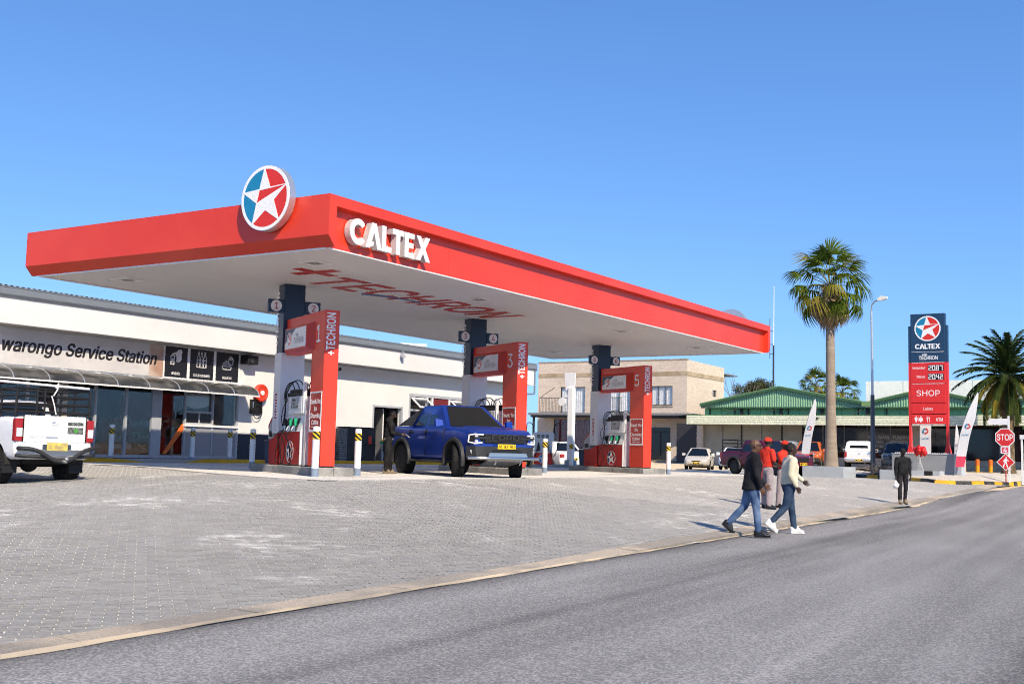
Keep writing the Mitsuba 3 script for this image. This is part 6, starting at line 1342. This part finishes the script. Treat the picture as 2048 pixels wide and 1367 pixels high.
def rotm(yaw=0, pitch=0, roll=0):
    cy, sy, cp, sp_, cr, sr = [f(math.radians(q)) for q in (yaw, pitch, roll) for f in (math.cos, math.sin)]
    Rz = np.array([[cy, -sy, 0], [sy, cy, 0], [0, 0, 1]]); Ry = np.array([[cp, 0, sp_], [0, 1, 0], [-sp_, 0, cp]]); Rx = np.array([[1, 0, 0], [0, cr, -sr], [0, sr, cr]])
    return Rz @ Ry @ Rx
def person(label, M, height, pose, top, legs, shoes, skin, hair=None, cap=None, sleeve='long', shirt=None, build=1.0, hem=.06, extra=None, lift=0, trim_h=None):
    """local: x forward, y left, z up. pose: leg (hip pitch, knee flex, foot pitch) and arm (pitch, outward, elbow flex, inward turn) for L and R; lean, head (yaw, pitch)."""
    k = height / 1.75; t = Thing('person', label, 'person', None, M @ np.diag([k, k, k, 1.]))
    dirp = lambda a, o=0.: np.array([math.sin(math.radians(a)) * math.cos(math.radians(o)), math.sin(math.radians(o)), -math.cos(math.radians(a)) * math.cos(math.radians(o))])
    J = {}; low = 9
    for s, y in (('L', 1), ('R', -1)):
        h, kn, ft = pose['leg' + s][:3]; out = pose['leg' + s][3] if len(pose['leg' + s]) > 3 else 2
        hip = np.array([0, .088 * y, 0]); d1 = dirp(h, out * y); d2 = dirp(h - kn, out * y * .5)
        knee = hip + d1 * .425; ank = knee + d2 * .405
        fd = np.array([math.cos(math.radians(ft)), .10 * y, math.sin(math.radians(ft))]); fd /= np.linalg.norm(fd)
        fn = np.array([-math.sin(math.radians(ft)), 0, math.cos(math.radians(ft))])
        heel = ank - fn * .062 - fd * .045; toe = ank - fn * .066 + fd * .165
        J[s] = (hip, knee, ank, heel, toe, fd, fn); low = min(low, heel[2] - .026, toe[2] - .022)
    base = np.array([0, 0, -low + lift])
    for s in 'LR': J[s] = tuple(q + base if i < 5 else q for i, q in enumerate(J[s]))
    pel = base.copy(); R = rotm(0, pose.get('lean', 3)); up = R @ np.array([0, 0, 1.]); fw = R @ np.array([1., 0, 0])
    twist = rotm(pose.get('twist', 0)); lat = twist @ np.array([0, 1., 0])
    W_ = pel + up * .16; CH = pel + up * .36 + fw * .01; SH = pel + up * .475; NK = pel + up * .525 - fw * .0; HD = NK + up * .155 + fw * .025
    b = build
    hR = rotm(pose.get('head', (0, 0))[0], pose.get('head', (0, 0))[1]); H_ = lambda x, y, z: HD + hR @ np.array([x, y, z])
    # the body: head, neck, trunk, arms with hands, legs, as one skin
    sk = [bone((pel + [0, 0, .02], (.10 * b, .14 * b, .09)), (W_, (.095 * b, .125 * b, .08))), bone((W_, (.095 * b, .125 * b, .08)), (CH, (.105 * b, .15 * b, .10))), bone((CH, (.105 * b, .15 * b, .10)), (SH + lat * .10, .06), (SH - lat * .10, .06)), bone((SH, .06), (NK + up * .06, .056)),
          bone((H_(-.005, 0, .035), (.098, .076, .088)), (H_(.012, 0, -.045), (.076, .060, .062))), bone((H_(.030, 0, -.088), (.046, .040, .030)), (H_(.018, 0, -.04), (.07, .056, .055))), bone((NK, .055), (H_(-.01, 0, -.05), .057)),
          bone((H_(.094, 0, .012), .011), (H_(.112, 0, -.026), .017), (H_(.086, 0, -.032), .020), n=8), bone((H_(.088, -.018, -.058), .012), (H_(.088, .018, -.058), .012), (H_(.094, 0, -.056), .011), n=8), bone((H_(.084, -.03, .028), .012), (H_(.084, .03, .028), .012), n=8)]
    for y in (-1, 1): sk.append(bone((H_(-.012, .076 * y, .012), (.020, .010, .030)), (H_(-.004, .073 * y, -.022), (.012, .008, .014)), n=8))
    arm = {}
    for s, y in (('L', 1), ('R', -1)):
        a, o, e, inn = pose['arm' + s]
        sh = SH + lat * .175 * b * y - up * .012; d1 = dirp(a, o * y); el = sh + d1 * .285
        side_ = np.array([0, 1., 0]); f1 = dirp(a + e, o * y * .4); f1 = f1 + np.array([0, -y * math.sin(math.radians(inn)), 0]); f1 /= np.linalg.norm(f1); wr = el + f1 * .245
        arm[s] = (sh, el, wr, f1)
        sk += [bone((sh, .048), (el, .038)), bone((el, .038), (el + f1 * .08, .040), (wr, .026))]
        # hand: palm, four curled fingers of different lengths and a thumb from the side of the palm
        pn = np.cross(f1, [1., 0, 0]) if abs(f1[0]) < .9 else np.cross(f1, [0, 0, 1.]); pn /= np.linalg.norm(pn); pw = np.cross(pn, f1); pw = pw if pw[0] > 0 or abs(pw[0]) < .2 else -pw
        pn = pn * (1 if pn @ np.array([0, -y, 0]) > 0 else -1)
        pc = wr + f1 * .085
        sk.append(bone((wr + f1 * .012, (.024, .024, .024)), (pc + pw * .030, .013), (pc - pw * .030, .013), (wr + f1 * .05 + pw * .03, .015), (wr + f1 * .05 - pw * .028, .015), n=8))
        for q, L in zip((.030, .010, -.010, -.030), (.070, .078, .073, .058)):
            p0 = pc + pw * q; p1 = p0 + f1 * L * .5 + pn * L * .12; p2 = p1 + f1 * L * .32 + pn * L * .38
            sk += [bone((p0, .0098), (p1, .009), n=6), bone((p1, .009), (p2, .0078), n=6)]
        th0 = wr + f1 * .035 + pw * .026; th1 = th0 + f1 * .035 + pw * .026 + pn * .01; th2 = th1 + f1 * .030 + pw * .004 + pn * .012
        sk += [bone((th0, .014), (th1, .011), n=6), bone((th1, .011), (th2, .009), n=6)]
    for s in 'LR':
        hip, knee, ank, heel, toe, fd, fn = J[s]
        sk += [bone((hip, .075), (knee, .05)), bone((knee, .05), (knee + (ank - knee) * .3, .052), (ank, .036)), bone((ank, .034), (heel, .026), (toe, .02))]
    body = t.part('body', organic(sk, .022, 5), skin, True)
    for y in (-1, 1): t.part('eye', sph(H_(.090, .031 * y, .010), (.008, .012, .009), 1), 'hair_black', parent=body)
    t.part('lips', mv(sph((0, 0, 0), (.006, .020, .006), 1), H_(.097, 0, -.058)), 'skin_brown' if skin == 'skin_dark' else 'skin_dark', True, parent=body)
    # trousers
    tr = [bone((pel + [0, 0, .0], (.118 * b, .155 * b, .085)), (pel + up * .09, (.112 * b, .145 * b, .04)))]
    lw = pose.get('leg_width', 1.0)
    for s in 'LR':
        hip, knee, ank, heel, toe, fd, fn = J[s]
        tr += [bone((hip + [0, 0, .01], .098 * b), (knee, .068 * lw)), bone((knee, .068 * lw), (knee + (ank - knee) * .45, .064 * lw), (ank + (knee - ank) * .04, .056 * lw))]
    t.part('trousers', organic(tr, .028, 6, .008, 3, [lambda m: m - m3.Manifold.batch_boolean([bone((J[s][2] - (J[s][1] - J[s][2]) * .04, .09), (J[s][2] - (J[s][1] - J[s][2]) * .3, .12)) for s in 'LR'], m3.OpType.Add)] if False else None), legs, True)
    for s in 'LR':
        hip, knee, ank, heel, toe, fd, fn = J[s]
        sd = np.cross(fn, fd)
        sh_ = [bone((heel, .036), (heel + fn * .05, .040), (ank + fn * .0, .046)), bone((heel, .036), (toe - fd * .04 + sd * .022, .036), (toe - fd * .04 - sd * .022, .036), (ank + fd * .05, .040)), bone((toe - fd * .05, .038), (toe + fd * .02, (.03, .036, .024)))]
        kk = t.part('shoe', organic(sh_, .02, 4), shoes, True)
        sole = hull(np.vstack([np.array([p + sd * w - fn * q for q in (.020, .040)]) for p, w in ((heel - fd * .03, .03), (heel - fd * .03, -.03), (toe, .042), (toe, -.042), (toe + fd * .05, .018), (toe + fd * .05, -.018))]))
        t.part('sole', sole, 'black' if shoes != 'shoe_white' else 'white_plain', parent=kk)
    # top garment
    tp = [bone((pel + up * (.10 - hem), (.132 * b, .168 * b, .04)), (W_, (.122 * b, .158 * b, .08))), bone((W_, (.122 * b, .158 * b, .08)), (CH, (.13 * b, .176 * b, .10))), bone((CH, (.13 * b, .176 * b, .10)), (SH + lat * .13 * b, .068), (SH - lat * .13 * b, .068)), bone((SH, .07), (NK + up * .025, .068))]
    if hem > .1: tp.append(bone((pel + up * .05, (.128 * b, .164 * b, .05)), (pel - up * (hem - .10), (.145 * b, .178 * b, .035))))
    for s in 'LR':
        sh, el, wr, f1 = arm[s]
        tp.append(bone((sh, .070 * b), (sh + (el - sh) * (.72 if sleeve == 'short' else 1), .058 if sleeve == 'short' else .054)))
        if sleeve == 'long': tp.append(bone((el, .054), (wr - f1 * .02, .041)))
    gm = t.part('top', organic(tp, .028, 7, .007, 5), top, True)
    if shirt:
        t.part('shirt_front', organic([bone((pel + up * .12 + fw * .088 * b, (.062, .070, .05)), (CH + fw * .088 * b, (.062, .066, .06)), (SH + fw * .05, .05))], .03, 4, .003), shirt, True)
    t.part('collar', organic([bone((NK + up * .02 + lat * .05 - fw * .02, .028), (NK + up * .03 - lat * .05 - fw * .02, .028), (NK + up * .005 + fw * .03, .03))], .03, 3), top, True, parent=gm)
    if hair: t.part('hair', organic([bone((H_(-.014, 0, .052), (.100, .082, .084)), (H_(-.035, 0, .0), (.075, .078, .055)))], .025, 3, .003, trim=[lambda m: m - m3.Manifold.batch_hull([S(H_(.13, 0, -.06), (.09, .12, .10), 10), S(H_(.17, 0, .03), (.09, .12, .05), 10)])]), hair, True)
    if cap:
        cm, vm = cap; kc = t.part('cap', organic([bone((H_(-.008, 0, .062), (.106, .088, .074)), (H_(-.008, 0, .035), (.108, .090, .045)))], .025, 2, trim=[lambda m: m.trim_by_plane(tuple(hR @ np.array([-.10, 0, 1.])), float((hR @ np.array([-.10, 0, 1.])) @ H_(0, 0, .028)))]), cm, True)
        t.part('visor', hull([H_(.09, y, .032 + q) for y in (-.07, .07) for q in (0, .012)] + [H_(.185, y, .018 + q) for y in (-.045, .045) for q in (0, .010)]), vm, parent=kc)
    t.J, t.arm, t.H_, t.up, t.fw, t.pel = J, arm, H_, up, fw, pel
    if extra: extra(t)
    return t
def at_ground(u, v, du, dv, dz=.0, z=None): return head(du, dv, (u, v, (gz(u, v) if z is None else z) + dz))
def glasses(t):
    k = t.part('spectacles', cat(*[tube([t.H_(.092, y * .052, .016), t.H_(.00, y * .08, .02)], .004, 5) for y in (-1, 1)], *[tube([t.H_(.098, y * .033 + .02 * math.cos(a), .012 + .016 * math.sin(a)) for a in np.linspace(0, 2 * np.pi, 10)], .0035, 5) for y in (-1, 1)]), 'black')
def jacket_bits(t):
    t.part('button', cat(*[sph(t.pel + t.up * z + t.fw * .128 + np.array([0, -.055, 0]), .012, 1) for z in (.10, .22, .33)]), 'silver')
person('bald man with glasses in a black jacket over a maroon shirt and faded jeans, walking', at_ground(1.96, -8.62, .46, -.888, .012), 1.77,
       dict(legL=(-17, 26, -42), legR=(9, 4, 0), armL=(18, 6, 22, 0), armR=(3, 8, 16, 4), lean=3, head=(-4, 0), twist=4), 'jacket_black', 'jeans_faded', 'leather_black', 'skin_brown', None, None, 'long', 'shirt_maroon', 1.26, .19, lambda t: (glasses(t), jacket_bits(t)))
def fleece_bits(t): t.part('zip', tube([t.pel + t.up * z + t.fw * (.140 if z < .42 else .11) for z in np.linspace(.12, .50, 8)], .006, 5), 'silver')
person('man in a cream fleece jacket, dark jeans and white sneakers, one hand in pocket, walking', at_ground(3.50, -8.78, .65, -.76, .012), 1.74,
       dict(legL=(12, 4, 0), legR=(-15, 30, -38), armL=(36, 10, 16, 0), armR=(-14, 10, 44, 6), lean=2, head=(0, 2), twist=-5), 'fleece_cream', 'jeans_dark', 'shoe_white', 'skin_dark', 'hair_black', None, 'long', None, 1.24, .07, fleece_bits)
person('attendant in a red short-sleeved shirt and red cap, grey trousers, nearer of the pair', at_ground(9.12, -6.30, .80, -.42), 1.75,
       dict(legL=(4, 2, 0, 5), legR=(-4, 2, 0, 5), armL=(12, 8, 62, 30), armR=(6, 10, 70, 34), lean=1, head=(4, 4), leg_width=1.22), 'shirt_red', 'trousers_mauve', 'leather_black', 'skin_dark', 'hair_black', ('shirt_red', 'black_cloth'), 'short', None, 1.0, .0)
person('second attendant in red shirt and cap standing behind the first, half hidden', at_ground(9.95, -6.42, -.35, -.93), 1.70,
       dict(legL=(3, 2, 0, 4), legR=(-3, 2, 0, 4), armL=(10, 6, 40, 20), armR=(30, 8, 95, 20), lean=2, head=(-8, 6), leg_width=1.18), 'shirt_red', 'trousers_mauve', 'leather_black', 'skin_dark', 'hair_black', ('shirt_red', 'black_cloth'), 'short', None, .95, .0)
def bag(t):
    w = t.arm['R'][2] + t.arm['R'][3] * .12
    t.part('side_stripe', tube([t.J['L'][0] + np.array([.02, .10, 0]), t.J['L'][1] + np.array([.01, .072, 0]), t.J['L'][2] + np.array([0, .06, .05])], .016, 5), 'white_cloth')
far_ = person('man in a dark jacket, cap and striped track trousers walking towards the camera', at_ground(18.3, -7.28, -.88, -.48, .02), 1.70,
       dict(legL=(-6, 14, -12), legR=(8, 6, 0), armL=(-6, 7, 14, 0), armR=(5, 9, 12, 0), lean=2, head=(0, 6), leg_width=.98), 'black_cloth', 'track_dark', 'shoe_brown', 'skin_dark', None, ('black_cloth', 'black_cloth'), 'long', None, 1.04, .10, bag)
w_ = far_.arm['R'][2] + far_.arm['R'][3] * .16
single('plastic_bag', hull([w_ + np.array(q) for q in ((0, 0, 0), (.06, .09, -.12), (-.06, .10, -.13), (.05, -.08, -.16), (-.05, -.09, -.15), (.03, .05, -.24), (-.03, -.05, -.24))]), 'white_cloth', 'small white bag carried by the man walking towards the camera', 'bag', M=far_.M, smooth=True)
def hoodie(t):
    t.part('hood', organic([bone((t.pel + t.up * .50 - t.fw * .07 + [0, .07, 0], .06), (t.pel + t.up * .50 - t.fw * .07 - [0, .07, 0], .06), (t.pel + t.up * .56 - t.fw * .05, .06))], .03, 4, .005), 'black_cloth', True)
    t.part('shirt_hem', organic([bone((t.pel + t.up * .035, (.128, .162, .03)), (t.pel + t.up * .0, (.13, .165, .028)))], .03, 3, .004), 'white_cloth', True)
at_p = person('attendant in a dark hooded top standing beside the blue pickup looking at a paper', at_ground(7.05, 3.80, .62, -.785, .012), 1.78,
       dict(legL=(4, 2, 0, 3), legR=(-3, 2, 0, 3), armL=(14, 4, 66, 14), armR=(10, 6, 70, 10), lean=4, head=(-4, 16), leg_width=1.2), 'black_cloth', 'black_cloth', 'shoe_brown', 'skin_dark', 'hair_black', None, 'long', None, 1.05, .02, hoodie)
w_ = at_p.arm['R'][2] + at_p.arm['R'][3] * .10
single('paper_slip', mv(box(-.01, .14, -.09, .09, 0, .008), Mx(w_ + np.array([.03, .03, .02]), (.80, 0, -.60), (0, 1, 0))), 'paper', 'white paper held by the attendant beside the blue pickup', 'paper', M=at_p.M)
sd_ = person('person in dark clothes seated on a chair by the gas bottle cage', at_ground(20.62, 14.55, .75, -.66, 0, .92), 1.70,
       dict(legL=(80, 84, 0, 6), legR=(76, 76, 0, 6), armL=(28, 6, 40, 10), armR=(30, 6, 44, 10), lean=6, head=(0, 14)), 'black_cloth', 'black_cloth', 'leather_black', 'skin_dark', 'hair_black', None, 'long', None, 1.0, .0)
ch = Thing('chair', 'plain black chair under the seated person by the shop', 'chair', None, at_ground(20.62, 14.55, .75, -.66, 0, .92))
ch.part('seat', box(-.22, .24, -.22, .22, .36, .40, .01), 'dark_plastic'); ch.part('back', box(-.26, -.22, -.21, .21, .405, .86, .01), 'dark_plastic')
for x in (-.2, .2):
    for y in (-.19, .19): ch.part('leg', box(x - .018, x + .018, y - .018, y + .018, 0, .358), 'dark_plastic')
